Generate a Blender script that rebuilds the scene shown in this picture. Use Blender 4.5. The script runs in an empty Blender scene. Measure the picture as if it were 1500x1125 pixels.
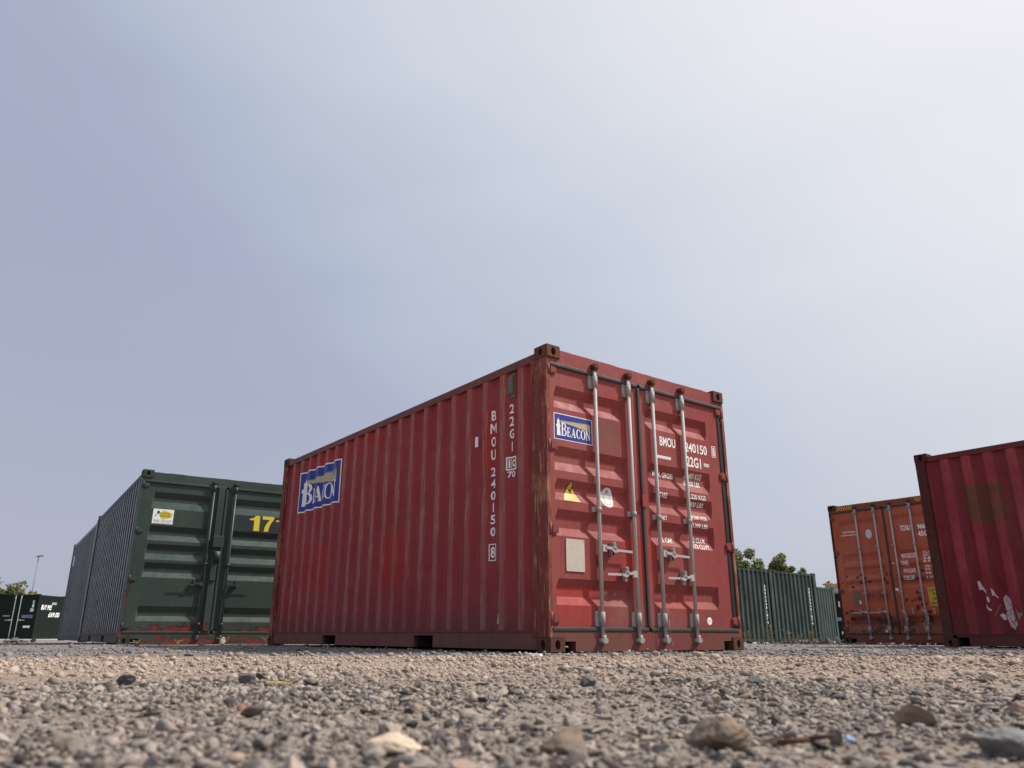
import bpy, bmesh, math, random
import numpy as np
from mathutils import Vector, Matrix

random.seed(7)
RNG = np.random.default_rng(11)
scene = bpy.context.scene
COL = scene.collection
R = math.radians

# ------------------------------------------------------------------ camera
cam_d = bpy.data.cameras.new('camera')
cam_d.sensor_width = 36.0
cam_d.sensor_fit = 'HORIZONTAL'
cam_d.lens = 1128.4 / 1500 * 36
cam_d.clip_start = 0.02
cam_d.clip_end = 3000
cam_d.dof.use_dof = True
cam_d.dof.focus_distance = 7.0
cam_d.dof.aperture_fstop = 5.0
cam = bpy.data.objects.new('camera', cam_d)
COL.objects.link(cam)
PITCH, ROLL, CAM_H = 0.315738, -0.0018848, 0.1287
cam.matrix_world = (Matrix.Translation((0, 0, CAM_H)) @ Matrix.Rotation(math.pi / 2 + PITCH, 4, 'X')
                    @ Matrix.Rotation(-ROLL, 4, 'Z'))
scene.camera = cam

# ------------------------------------------------------------------ light
SUN_EL = R(50)
SUN_H = Vector((0.986, 0.165, 0)).normalized()
SUN_DIR = Vector((SUN_H.x * math.cos(SUN_EL), SUN_H.y * math.cos(SUN_EL), math.sin(SUN_EL)))
sun_d = bpy.data.lights.new('sun', 'SUN')
sun_d.energy = 4.7
sun_d.angle = R(3.2)
sun_d.color = (1.0, 0.95, 0.88)
sun = bpy.data.objects.new('sun', sun_d)
COL.objects.link(sun)
sun.rotation_euler = (-SUN_DIR).to_track_quat('-Z', 'Y').to_euler()
sun.location = (20, 0, 30)

world = bpy.data.worlds.new('World')
scene.world = world
world.use_nodes = True
wn, wl = world.node_tree.nodes, world.node_tree.links
wn.clear()
w_out = wn.new('ShaderNodeOutputWorld')
w_bg = wn.new('ShaderNodeBackground')
w_bg.inputs['Strength'].default_value = 0.092
w_sky = wn.new('ShaderNodeTexSky')
w_sky.sky_type = 'NISHITA'
w_sky.sun_disc = False
w_sky.sun_elevation = SUN_EL
w_sky.sun_rotation = math.atan2(SUN_H.x, SUN_H.y)
w_sky.dust_density = 4.0
# thin veil of high haze: brighter towards the veiled sun, lavender grey away from it
w_tc = wn.new('ShaderNodeTexCoord')
w_nrm = wn.new('ShaderNodeVectorMath'); w_nrm.operation = 'NORMALIZE'
w_dot = wn.new('ShaderNodeVectorMath'); w_dot.operation = 'DOT_PRODUCT'
w_dot.inputs[1].default_value = SUN_DIR
w_map = wn.new('ShaderNodeMapping'); w_map.inputs['Scale'].default_value = (1.2, 1.2, 3.2)
w_map.inputs['Rotation'].default_value = (0.25, 0.15, 0.4)
w_noi = wn.new('ShaderNodeTexNoise'); w_noi.inputs['Scale'].default_value = 1.5
w_noi.inputs['Detail'].default_value = 5; w_noi.inputs['Roughness'].default_value = 0.5
w_ma = wn.new('ShaderNodeMath'); w_ma.operation = 'MULTIPLY_ADD'
w_ma.inputs[1].default_value = 0.26; w_ma.inputs[2].default_value = -0.13
w_add = wn.new('ShaderNodeMath'); w_add.operation = 'ADD'
w_mr = wn.new('ShaderNodeMapRange'); w_mr.inputs['From Min'].default_value = -1; w_mr.inputs['From Max'].default_value = 1
w_cr = wn.new('ShaderNodeValToRGB')
cr = w_cr.color_ramp
SK = [(0.0, (3.6, 4.0, 5.4)), (0.40, (4.1, 4.45, 5.8)), (0.50, (3.9, 4.2, 5.6)), (0.62, (4.15, 4.6, 6.15)), (0.665, (5.0, 5.6, 6.75)), (0.71, (5.6, 6.05, 7.1)),
      (0.765, (6.5, 6.95, 7.9)), (0.84, (7.6, 7.9, 8.5)), (0.94, (9.2, 9.0, 9.5)), (1.0, (10.0, 9.9, 9.9))]
cr.interpolation = 'B_SPLINE'
while len(cr.elements) < len(SK):
    cr.elements.new(0.5)
for e, (p, c) in zip(cr.elements, SK):
    e.position = p; e.color = (c[0] / 10, c[1] / 10, c[2] / 10, 1)
w_x10 = wn.new('ShaderNodeVectorMath'); w_x10.operation = 'SCALE'; w_x10.inputs['Scale'].default_value = 10
w_mix = wn.new('ShaderNodeMix'); w_mix.data_type = 'RGBA'; w_mix.inputs['Factor'].default_value = 0.92
wl.new(w_tc.outputs['Generated'], w_nrm.inputs[0])
wl.new(w_nrm.outputs[0], w_dot.inputs[0])
wl.new(w_nrm.outputs[0], w_map.inputs[0])
wl.new(w_map.outputs[0], w_noi.inputs['Vector'])
wl.new(w_noi.outputs[0], w_ma.inputs[0])
wl.new(w_dot.outputs['Value'], w_add.inputs[0])
wl.new(w_ma.outputs[0], w_add.inputs[1])
wl.new(w_add.outputs[0], w_mr.inputs['Value'])
wl.new(w_mr.outputs[0], w_cr.inputs[0])
wl.new(w_cr.outputs[0], w_x10.inputs[0])
wl.new(w_sky.outputs[0], w_mix.inputs['A'])
# paler air low over the horizon all the way round
w_sep = wn.new('ShaderNodeSeparateXYZ'); wl.new(w_nrm.outputs[0], w_sep.inputs[0])
w_hz = wn.new('ShaderNodeMapRange'); w_hz.inputs['From Min'].default_value = 0.42; w_hz.inputs['From Max'].default_value = 0.0
w_hz.inputs['To Max'].default_value = 0.5; wl.new(w_sep.outputs[2], w_hz.inputs['Value'])
w_hm = wn.new('ShaderNodeMix'); w_hm.data_type = 'RGBA'; w_hm.inputs['B'].default_value = (5.3, 5.5, 6.3, 1)
wl.new(w_hz.outputs[0], w_hm.inputs['Factor']); wl.new(w_x10.outputs[0], w_hm.inputs['A'])
wl.new(w_hm.outputs['Result'], w_mix.inputs['B'])
wl.new(w_mix.outputs['Result'], w_bg.inputs['Color'])
wl.new(w_bg.outputs[0], w_out.inputs[0])

scene.view_settings.view_transform = 'Standard'
scene.view_settings.look = 'None'
scene.view_settings.exposure = 0.12
scene.view_settings.gamma = 1
scene.view_settings.use_curve_mapping = False

# ------------------------------------------------------------------ node helper
class NB:
    def __init__(s, name):
        s.m = bpy.data.materials.new(name)
        s.m.use_nodes = True
        s.t = s.m.node_tree
        s.b = s.t.nodes['Principled BSDF']
        s.tc = s.t.nodes.new('ShaderNodeTexCoord')
        s.obj = s.tc.outputs['Object']
    def link(s, a, b): s.t.links.new(a, b)
    def put(s, sock, v):
        if isinstance(v, bpy.types.NodeSocket): s.link(v, sock)
        elif v is not None: sock.default_value = v
    def math(s, op, a, b=None, c=None, clamp=False):
        n = s.t.nodes.new('ShaderNodeMath'); n.operation = op; n.use_clamp = clamp
        s.put(n.inputs[0], a); s.put(n.inputs[1], b); s.put(n.inputs[2], c)
        return n.outputs[0]
    def noise(s, scale, detail=4, rough=0.55, vec=None, sc=None, dist=0, off=(0, 0, 0)):
        n = s.t.nodes.new('ShaderNodeTexNoise')
        n.inputs['Scale'].default_value = scale; n.inputs['Detail'].default_value = detail
        n.inputs['Roughness'].default_value = rough; n.inputs['Distortion'].default_value = dist
        v = vec or s.obj
        if sc or off != (0, 0, 0):
            mp = s.t.nodes.new('ShaderNodeMapping'); mp.inputs['Scale'].default_value = sc or (1, 1, 1)
            mp.inputs['Location'].default_value = off
            s.link(v, mp.inputs[0]); v = mp.outputs[0]
        s.link(v, n.inputs['Vector'])
        return n.outputs[0]
    def range(s, v, a, b, lo=0.0, hi=1.0):
        n = s.t.nodes.new('ShaderNodeMapRange')
        n.inputs['From Min'].default_value = a; n.inputs['From Max'].default_value = b
        n.inputs['To Min'].default_value = lo; n.inputs['To Max'].default_value = hi
        s.put(n.inputs['Value'], v)
        return n.outputs[0]
    def mix(s, f, a, b, mode='MIX'):
        n = s.t.nodes.new('ShaderNodeMix'); n.data_type = 'RGBA'; n.blend_type = mode
        s.put(n.inputs['Factor'], f)
        for k, v in (('A', a), ('B', b)):
            if isinstance(v, tuple): v = (v[0], v[1], v[2], 1)
            s.put(n.inputs[k], v)
        return n.outputs['Result']
    def ramp(s, v, stops):
        n = s.t.nodes.new('ShaderNodeValToRGB'); e = n.color_ramp.elements
        while len(e) < len(stops): e.new(0.5)
        for x, (p, c) in zip(e, stops): x.position = p; x.color = (c[0], c[1], c[2], 1)
        s.link(v, n.inputs[0])
        return n.outputs[0]
    def xyz(s):
        n = s.t.nodes.new('ShaderNodeSeparateXYZ'); s.link(s.obj, n.inputs[0])
        return n.outputs
    def box(s, xyz, lo, hi, soft=0.01):
        f = None
        for i in range(3):
            if lo[i] is None: continue
            a = s.range(xyz[i], lo[i] - soft, lo[i] + soft)
            b = s.range(xyz[i], hi[i] + soft, hi[i] - soft)
            g = s.math('MULTIPLY', a, b)
            f = g if f is None else s.math('MULTIPLY', f, g)
        return f
    def done(s, col, rough=0.5, metal=0.0, bump=None, bs=0.3, bd=0.01, spec=None):
        s.put(s.b.inputs['Base Color'], (col[0], col[1], col[2], 1) if isinstance(col, tuple) else col)
        s.put(s.b.inputs['Roughness'], rough); s.put(s.b.inputs['Metallic'], metal)
        if spec is not None: s.b.inputs['Specular IOR Level'].default_value = spec
        if bump is not None:
            n = s.t.nodes.new('ShaderNodeBump')
            n.inputs['Strength'].default_value = bs; n.inputs['Distance'].default_value = bd
            s.link(bump, n.inputs['Height']); s.link(n.outputs[0], s.b.inputs['Normal'])
        return s.m

def mul(c, k): return (c[0] * k, c[1] * k, c[2] * k)

def paint(name, base, fade, rust=0.1, dirt=0.35, grime=0.5, rough=0.5, patches=(), scuff_shading=None, flake=None,
          flake_zone=None, seed=0.0, dust=0.0, spots=0.0, streak=0.85, crown_amt=0.62, spec=0.2, sat=(1.1, 1.6, 1.5), chalk=0.03, crown_w=(0.17, 0.10), crown_mul=None, flake_bias=-0.17, bump=0.35):
    """weathered steel paint. patches: (lo, hi, colour, amount, soft); scuff: phase of ridges along y, for worn crowns and painted ridge light;
    flake: colour of the coat that shows where the top coat has peeled"""
    n = NB(name)
    xyz = n.xyz()
    off = (seed, seed * 1.7, seed * 0.6)
    n1 = n.noise(0.9, 5, 0.6, off=off)
    n2 = n.noise(7, 6, 0.65, off=off)
    c = n.mix(n.range(n1, 0.35, 0.68), base, fade)
    c = n.mix(n.range(n2, 0.3, 0.75, 0, 0.35), c, mul(base, 0.72))
    for lo, hi, pc, amt, soft in patches:
        f = n.box(xyz, lo, hi, soft)
        wob = n.range(n.noise(5, 4, 0.6, off=off), 0.25, 0.5)
        c = n.mix(n.math('MULTIPLY', n.math('MULTIPLY', f, wob), amt), c, pc)
    # vertical run marks
    st = n.noise(1.0, 5, 0.6, sc=(26, 26, 1.1), off=off)
    c = n.mix(n.range(st, 0.52, 0.8, 0, dirt), c, mul(base, 0.45))
    st2 = n.noise(1.0, 4, 0.6, sc=(34, 34, 1.6), off=(3 + seed, 1, 0))
    c = n.mix(n.range(st2, 0.55, 0.85, 0, 0.30), c, (fade[0] * 1.15 + .03, fade[1] * 1.3 + .03, fade[2] * 1.3 + .03))
    if dust:
        geo = n.t.nodes.new('ShaderNodeNewGeometry')
        sp = n.t.nodes.new('ShaderNodeSeparateXYZ'); n.link(geo.outputs['Normal'], sp.inputs[0])
        dz = n.range(sp.outputs[2], 0.1, 0.7)
        dn = n.range(n2, 0.3, 0.6)
        c = n.mix(n.math('MULTIPLY', n.math('MULTIPLY', dz, dn), dust), c, (fade[0] * 1.1 + .06, fade[1] + .09, fade[2] + .08))
    if scuff_shading is not None:
        # lighter crowns, period 0.278 m along y: chalky wear on some sides, painted-in ridge light on others
        ph = n.math('FRACT', n.math('MULTIPLY_ADD', xyz[1], 1 / 0.278, -scuff_shading / 0.278 + 40.5))
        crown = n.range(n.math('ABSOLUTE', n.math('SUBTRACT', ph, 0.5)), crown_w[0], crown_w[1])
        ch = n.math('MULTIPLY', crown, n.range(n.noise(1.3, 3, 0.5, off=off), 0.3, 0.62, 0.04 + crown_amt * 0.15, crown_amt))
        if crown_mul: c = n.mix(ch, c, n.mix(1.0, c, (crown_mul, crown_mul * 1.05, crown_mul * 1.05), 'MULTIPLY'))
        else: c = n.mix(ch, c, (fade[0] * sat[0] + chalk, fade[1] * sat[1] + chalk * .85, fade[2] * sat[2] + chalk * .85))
        s1 = n.noise(1.0, 7, 0.75, sc=(60, 60, 3.5), off=(5 + seed, 0, 2))
        s2 = n.noise(0.8, 2, 0.5, off=(9 + seed, 4, 4))
        sm = n.math('MULTIPLY', n.range(s1, 0.51, 0.57), n.range(s2, 0.38, 0.52))
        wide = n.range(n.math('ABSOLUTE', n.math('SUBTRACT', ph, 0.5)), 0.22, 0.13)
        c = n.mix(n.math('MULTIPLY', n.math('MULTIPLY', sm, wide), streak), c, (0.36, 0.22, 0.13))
    # rust: freckles plus blooms
    r1 = n.noise(16, 8, 0.7, off=off)
    r0 = n.noise(1.7, 3, 0.5, off=(seed + 2, 7, 1))
    rf = n.math('ADD', r1, n.math('MULTIPLY_ADD', r0, 0.35, -0.175))
    rm = n.range(rf, 0.70 - rust * 0.3, 0.74 - rust * 0.3)
    rc = n.ramp(n.noise(40, 3, 0.6), [(0.3, (0.055, 0.022, 0.012)), (0.6, (0.16, 0.06, 0.025)), (0.8, (0.26, 0.12, 0.055))])
    c = n.mix(rm, c, rc)
    if spots:
        v = n.t.nodes.new('ShaderNodeTexVoronoi'); v.inputs['Scale'].default_value = 9
        n.link(n.obj, v.inputs['Vector'])
        vz = n.range(xyz[2], 2.6, 0.6)
        thr = n.math('MULTIPLY', n.math('MULTIPLY', vz, n.range(n.noise(2.0, 2, 0.5), 0.42, 0.6)), 0.30 * spots)
        sm = n.math('LESS_THAN', n.math('ADD', v.outputs['Distance'], n.math('MULTIPLY', n2, 0.12)), n.math('ADD', thr, 0.06))
        c = n.mix(n.math('MULTIPLY', sm, 0.85), c, (0.045, 0.02, 0.015))
    if flake is not None:
        z0, z1 = flake_zone
        fl = n.noise(1.0, 9, 0.68, sc=(3.0, 3.0, 9.0), dist=1.0, off=(seed, 3, 2))
        zf = n.range(xyz[2], z1, z0)
        fm = n.math('ADD', fl, n.math('MULTIPLY_ADD', zf, 0.32, flake_bias))
        c = n.mix(n.range(fm, 0.595, 0.605), c, (0.012, 0.014, 0.014))
        c = n.mix(n.range(fm, 0.63, 0.64), c, flake)
    # splash grime near the ground
    g = n.math('MULTIPLY', n.range(xyz[2], 0.55, 0.05), n.range(n2, 0.25, 0.65))
    c = n.mix(n.math('MULTIPLY', g, grime), c, (0.10, 0.075, 0.06))
    b = n.math('ADD', n.math('MULTIPLY', n.noise(3.0, 3, 0.5, off=off), 1.0), n.math('MULTIPLY', r1, 0.12))
    ro = n.range(n2, 0.3, 0.7, rough - 0.08, rough + 0.14)
    ro = n.mix(rm, n.mix(0.0, ro, ro), (0.9, 0.9, 0.9))
    return n.done(c, ro, 0, b, bump, 0.02, spec=spec)

def rusty(name, reds=(0.20, 0.045, 0.035), bare=0.5, seed=0.0):
    n = NB(name)
    a = n.noise(1.0, 8, 0.7, sc=(24, 24, 3), off=(seed, 0, 0))
    b = n.noise(1.0, 6, 0.7, sc=(60, 60, 5), off=(seed, 5, 0))
    g = n.noise(2.0, 4, 0.6, off=(seed, 2, 8))
    c = n.ramp(a, [(0.28, (0.08, 0.03, 0.02)), (0.42, (0.24, 0.085, 0.048)), (0.54, (0.35, 0.155, 0.09)), (0.68, (0.46, 0.30, 0.19))])
    c = n.mix(n.range(g, 0.5 - (1 - bare) * 0.3, 0.62 - (1 - bare) * 0.3), c, n.mix(n.range(a, 0.35, 0.65), mul(reds, 0.75), reds))
    c = n.mix(n.range(b, 0.60, 0.66, 0, 0.85), c, (0.035, 0.02, 0.016))
    c = n.mix(n.range(b, 0.43, 0.35, 0, 0.75), c, (0.46, 0.33, 0.22))
    return n.done(c, 0.85, 0, a, 0.5, 0.006, spec=0.25)

def plain(name, col, rough=0.5, metal=0.0, var=0.25, scale=14, spec=0.4, bump=0.15):
    n = NB(name)
    a = n.noise(scale, 5, 0.6); b = n.noise(2.1, 4, 0.6)
    c = n.mix(n.range(a, 0.3, 0.7, 0, var), col, mul(col, 0.55))
    c = n.mix(n.range(b, 0.4, 0.75, 0, var), c, mul(col, 0.7))
    return n.done(c, n.range(a, 0.3, 0.7, rough - 0.05, rough + 0.1), metal, a, bump, 0.004, spec)

# ------------------------------------------------------------------ mesh helpers
def mesh_obj(name, bm, mats, parent=None, loc=None, smooth=False, recalc=True):
    if isinstance(bm, bmesh.types.BMesh):
        me = bpy.data.meshes.new(name)
        if recalc: bmesh.ops.recalc_face_normals(bm, faces=bm.faces[:])
        if smooth:
            for f in bm.faces: f.smooth = True
        bm.to_mesh(me); bm.free()
    else:
        me = bm
    if not me.materials:
        for m in (mats if isinstance(mats, (list, tuple)) else [mats]): me.materials.append(m)
    o = bpy.data.objects.new(name, me)
    COL.objects.link(o)
    if parent is not None: o.parent = parent
    if loc is not None: o.location = loc
    return o

def thing(name, loc, yaw, label, cat, group=None, tilt=None):
    o = bpy.data.objects.new(name, None)
    COL.objects.link(o)
    o.empty_display_size = 0.2
    o.location = loc; o.rotation_euler = (0, 0, yaw)
    tag(o, label, cat, group)
    return o

def tag(o, label=None, cat=None, group=None, kind=None):
    if label: o['label'] = label
    if cat: o['category'] = cat
    if group: o['group'] = group
    if kind: o['kind'] = kind
    return o

def bx(bm, x0, x1, y0, y1, z0, z1, bev=0.0):
    r = bmesh.ops.create_cube(bm, size=1)
    vs = r['verts']
    for v in vs:
        v.co = Vector(((x0 + x1) / 2 + v.co.x * (x1 - x0), (y0 + y1) / 2 + v.co.y * (y1 - y0), (z0 + z1) / 2 + v.co.z * (z1 - z0)))
    if bev:
        es = {e for v in vs for e in v.link_edges}
        bmesh.ops.bevel(bm, geom=list(es), offset=bev, segments=2, affect='EDGES', profile=0.6)
    return vs

def prism(bm, poly, axis, a, b):
    """extrude a 2D polygon along axis ('x': poly=(y,z), 'y': poly=(x,z), 'z': poly=(x,y))"""
    def P(p, t):
        return {'x': (t, p[0], p[1]), 'y': (p[0], t, p[1]), 'z': (p[0], p[1], t)}[axis]
    A = [bm.verts.new(P(p, a)) for p in poly]; B = [bm.verts.new(P(p, b)) for p in poly]
    n = len(poly)
    bm.faces.new(A); bm.faces.new(B[::-1])
    for i in range(n): bm.faces.new((A[i], B[i], B[(i + 1) % n], A[(i + 1) % n]))

def tube(bm, p0, p1, r0, r1=None, seg=12, caps=True):
    r1 = r0 if r1 is None else r1
    p0, p1 = Vector(p0), Vector(p1)
    q = (p1 - p0).to_track_quat('Z', 'Y')
    A, B = [], []
    for i in range(seg):
        t = 2 * math.pi * i / seg
        d = q @ Vector((math.cos(t), math.sin(t), 0))
        A.append(bm.verts.new(p0 + d * r0)); B.append(bm.verts.new(p1 + d * r1))
    for i in range(seg):
        f = bm.faces.new((A[i], A[(i + 1) % seg], B[(i + 1) % seg], B[i])); f.smooth = True
    if caps: bm.faces.new(A[::-1]); bm.faces.new(B)

# ------------------------------------------------------------------ flat print
def curve_mesh(splines):
    cu = bpy.data.curves.new('tmp', 'CURVE'); cu.dimensions = '2D'; cu.fill_mode = 'BOTH'
    for pts in splines:
        sp = cu.splines.new('POLY'); sp.points.add(len(pts) - 1)
        for p, q in zip(sp.points, pts): p.co = (q[0], q[1], 0, 1)
        sp.use_cyclic_u = True
    o = bpy.data.objects.new('tmp', cu)
    me = bpy.data.meshes.new_from_object(o)
    V = [(v.co.x, v.co.y) for v in me.vertices]; F = [tuple(p.vertices) for p in me.polygons]
    bpy.data.objects.remove(o); bpy.data.curves.remove(cu); bpy.data.meshes.remove(me)
    return V, F

_TXT = {}
def text2d(s, box, bold=0.0, slant=0.0):
    """text fitted to the box (x0, x1, z0, z1)"""
    key = (s, bold, slant)
    if key not in _TXT:
        cu = bpy.data.curves.new('tmp', 'FONT'); cu.body = s; cu.fill_mode = 'FRONT'; cu.offset = bold; cu.resolution_u = 3
        o = bpy.data.objects.new('tmp', cu)
        me = bpy.data.meshes.new_from_object(o)
        V = [(v.co.x + slant * v.co.y, v.co.y) for v in me.vertices]; F = [tuple(p.vertices) for p in me.polygons]
        bpy.data.objects.remove(o); bpy.data.curves.remove(cu); bpy.data.meshes.remove(me)
        _TXT[key] = (V, F)
    V, F = _TXT[key]
    x0, x1, z0, z1 = box
    ax, bx_ = min(v[0] for v in V), max(v[0] for v in V)
    az, bz = min(v[1] for v in V), max(v[1] for v in V)
    kx = (x1 - x0) / max(bx_ - ax, 1e-6); kz = (z1 - z0) / max(bz - az, 1e-6)
    return [(x0 + (v[0] - ax) * kx, z0 + (v[1] - az) * kz) for v in V], F

def rect2d(x0, x1, z0, z1): return [(x0, z0), (x1, z0), (x1, z1), (x0, z1)], [(0, 1, 2, 3)]
def frame2d(x0, x1, z0, z1, t):
    return curve_mesh([[(x0, z0), (x1, z0), (x1, z1), (x0, z1)], [(x0 + t, z0 + t), (x1 - t, z0 + t), (x1 - t, z1 - t), (x0 + t, z1 - t)]])
def poly2d(pts): return curve_mesh([pts])
def ell2d(cx, cz, rx, rz, n=28): return poly2d([(cx + rx * math.cos(2 * math.pi * i / n), cz + rz * math.sin(2 * math.pi * i / n)) for i in range(n)])
def column2d(s, xc, w, zt, zb, bold=0.02):
    """letters stacked one under the other"""
    out = []
    n = len(s); h = (zt - zb) / n
    for i, ch in enumerate(s):
        if ch == ' ': continue
        ww = w * (0.25 if ch in '1I' else 1.0)
        z1 = zt - i * h
        if ch == 'M':
            ww = w * 1.35
            out.append(poly2d([(xc + (p[0] - .5) * ww, z1 - h * .76 * (1 - p[1])) for p in [(0, 0), (0, 1), (.2, 1), (.5, .5), (.8, 1), (1, 1), (1, 0), (.82, 0), (.82, .70), (.5, .2), (.18, .70), (.18, 0)]]))
        else: out.append(text2d(ch, (xc - ww / 2, xc + ww / 2, z1 - h * 0.76, z1), bold))
    return out

def decal(name, parent, layers, to3d, knees_x=(), knees_z=(), label=None):
    """layers: ((verts, faces), material, offset). Laid on a folded surface: cut at its fold lines, then mapped."""
    bm = bmesh.new(); mats = []
    lay = bm.verts.layers.float.new('off')
    for (V, F), m, off in layers:
        if m not in mats: mats.append(m)
        k = mats.index(m)
        vs = [bm.verts.new((v[0], v[1], 0)) for v in V]
        for v in vs: v[lay] = off
        for f in F:
            try:
                nf = bm.faces.new([vs[i] for i in f]); nf.material_index = k
            except ValueError: pass
    for kx in knees_x:
        bmesh.ops.bisect_plane(bm, geom=bm.verts[:] + bm.edges[:] + bm.faces[:], plane_co=(kx, 0, 0), plane_no=(1, 0, 0))
    for kz in knees_z:
        bmesh.ops.bisect_plane(bm, geom=bm.verts[:] + bm.edges[:] + bm.faces[:], plane_co=(0, kz, 0), plane_no=(0, 1, 0))
    for v in bm.verts: v.co = Vector(to3d(v.co.x, v.co.y, v[lay]))
    o = mesh_obj(name, bm, mats, parent)
    if label: o['label'] = label
    return o

# serif capitals drawn as outlines in a cell one unit high
def arc(cx, cy, rx, ry, a0, a1, n=12):
    return [(cx + rx * math.cos(R(a0 + (a1 - a0) * i / n)), cy + ry * math.sin(R(a0 + (a1 - a0) * i / n))) for i in range(n + 1)]
SERIF = {
 'B': [[(0, 0), (0, .05), (.09, .07), (.09, .93), (0, .95), (0, 1)] + [(.38, 1)] + arc(.38, .76, .24, .24, 90, -70, 8) + arc(.40, .27, .27, .27, 75, -90, 10),
       [(.25, .93), (.25, .56)] + [(.34, .55)] + arc(.34, .74, .13, .19, -80, 90, 8), [(.25, .49), (.25, .06), (.34, .06)] + arc(.36, .27, .15, .21, -85, 85, 8)],
 'E': [[(0, 0), (.6, 0), (.66, .27), (.61, .27), (.50, .07), (.26, .07), (.26, .47), (.40, .47), (.44, .36), (.48, .36), (.48, .66), (.44, .66), (.40, .54), (.26, .54), (.26, .93), (.46, .93), (.55, .76), (.59, .76), (.57, 1), (0, 1), (0, .95), (.09, .93), (.09, .07), (0, .05)]],
 'A': [[(0, 0), (.24, 0), (.24, .05), (.16, .07), (.22, .28), (.47, .28), (.53, .07), (.45, .05), (.45, 0), (.82, 0), (.82, .05), (.74, .07), (.47, 1), (.39, 1), (.09, .07), (0, .05)], [(.245, .36), (.345, .72), (.45, .36)]],
 'C': [arc(.40, .5, .40, .52, 42, 318, 22) + [(.70, .30), (.66, .30)] + arc(.44, .5, .24, .45, 300, 60, 16) + [(.66, .72), (.71, .72), (.70, .98), (.66, .98)]],
 'O': [arc(.42, .5, .42, .52, 0, 350, 26), arc(.42, .5, .23, .46, 0, 350, 22)],
 'N': [[(0, 0), (.24, 0), (.24, .05), (.16, .07), (.16, .74), (.62, -.02), (.70, -.02), (.70, .93), (.78, .95), (.78, 1), (.54, 1), (.54, .95), (.62, .93), (.62, .33), (.24, 1), (0, 1), (0, .95), (.08, .93), (.08, .07), (0, .05)]],
}
def serif_word(s, x0, x1, z0, hs):
    adv = []; x = 0
    for ch, h in zip(s, hs):
        w = max(p[0] for p in SERIF[ch][0]); adv.append((x, h)); x += w * h * 1.07
    k = (x1 - x0) / x
    return [curve_mesh([[(x0 + (a + p[0] * h) * k, z0 + p[1] * h) for p in sp] for sp in SERIF[ch]]) for ch, (a, h) in zip(s, adv)]

def beacon_art(x0, x1, z0, z1, white, blue, yellow, grey):
    """blue sign with white border: lighthouse, striped beam and serif name"""
    W, H = x1 - x0, z1 - z0
    X = lambda t: x0 + t * W
    Z = lambda t: z0 + t * H
    L = [(rect2d(x0, x1, z0, z1), white, 0.0012), (rect2d(X(.018), X(.982), Z(.03), Z(.97)), blue, 0.002)]
    for i in range(7):   # beam: a fan of narrow stripes from the lamp
        a0, a1 = i / 7, (i + 0.74) / 7
        yl = lambda t: .735 - .05 * t
        yr = lambda t: .80 - .30 * t
        L.append((poly2d([(X(.16), Z(yl(a0))), (X(.94), Z(yr(a0))), (X(.94), Z(yr(a1))), (X(.16), Z(yl(a1)))]), yellow if i else grey, 0.0028))
    lh = [(.07, .15), (.165, .15), (.150, .46), (.165, .50), (.158, .57), (.145, .58), (.142, .68), (.150, .70), (.125, .76), (.112, .84), (.100, .76), (.072, .70), (.082, .68), (.080, .58), (.062, .57), (.055, .50), (.075, .46)]
    L.append((poly2d([(X(a), Z(b)) for a, b in lh]), white, 0.0032))
    for g in serif_word('BEACON', X(.175), X(.95), Z(.16), [H * .50] + [H * .36] * 5): L.append((g, white, 0.0032))
    return L

# ------------------------------------------------------------------ ground
def gz(x, y):
    x = np.asarray(x, float); y = np.asarray(y, float)
    r = np.hypot(x, y)
    t = np.clip((r - 11) / 20, 0, 1); t = t * t * (3 - 2 * t)
    base = -0.10 * t - 0.03 * np.clip((r - 31) / 20, 0, 1)
    near = np.clip((r - 0.6) / 0.5, 0, 1) * np.clip((5.6 - r) / 2.0, 0, 1)
    und = 0.011 * np.sin(1.9 * x + 0.6) * np.sin(2.3 * y + 1.1) + 0.006 * np.sin(5.1 * x + 2.0 + 1.3 * y) + 0.004 * np.sin(7.7 * y - 3.3 * x)
    far = np.clip((r - 5.5) / 2, 0, 1) * 0.004 * (np.sin(3.1 * x + 1.7 * y) + np.sin(2.3 * x - 4.1 * y)) - 0.006 * np.clip((r - 5.5) / 2, 0, 1)
    return base + near * und + far

n = NB('gravel_ground')
xyz = n.xyz()
g1 = n.noise(0.55, 5, 0.6); g2 = n.noise(38, 6, 0.7); g3 = n.noise(150, 3, 0.7); g4 = n.noise(6, 5, 0.6)
pos = n.math('SQRT', n.math('ADD', n.math('POWER', xyz[0], 2.0), n.math('POWER', xyz[1], 2.0)))
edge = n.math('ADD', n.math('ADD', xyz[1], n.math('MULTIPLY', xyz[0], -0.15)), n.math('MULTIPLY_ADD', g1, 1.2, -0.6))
tan_c = n.ramp(g2, [(0.30, (0.21, 0.155, 0.12)), (0.5, (0.40, 0.305, 0.237)), (0.72, (0.53, 0.425, 0.345))])
near_c = n.ramp(g2, [(0.30, (0.17, 0.14, 0.118)), (0.5, (0.31, 0.252, 0.21)), (0.72, (0.43, 0.36, 0.30))])
tan_c = n.mix(n.range(n.math('ADD', pos, g1), 2.8, 4.4), near_c, tan_c)
grey_shade_c = n.ramp(g2, [(0.30, (0.09, 0.083, 0.083)), (0.5, (0.21, 0.195, 0.19)), (0.72, (0.36, 0.335, 0.32))])
c = n.mix(n.range(edge, 5.2, 5.7), tan_c, grey_shade_c)  # grey ground, its edge set to paint in the containers' shadow strip
c = n.mix(n.range(g4, 0.45, 0.7, 0, 0.35), c, n.mix(n.range(g1, .4, .6), (0.12, 0.10, 0.09), (0.33, 0.25, 0.18)))
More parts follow.
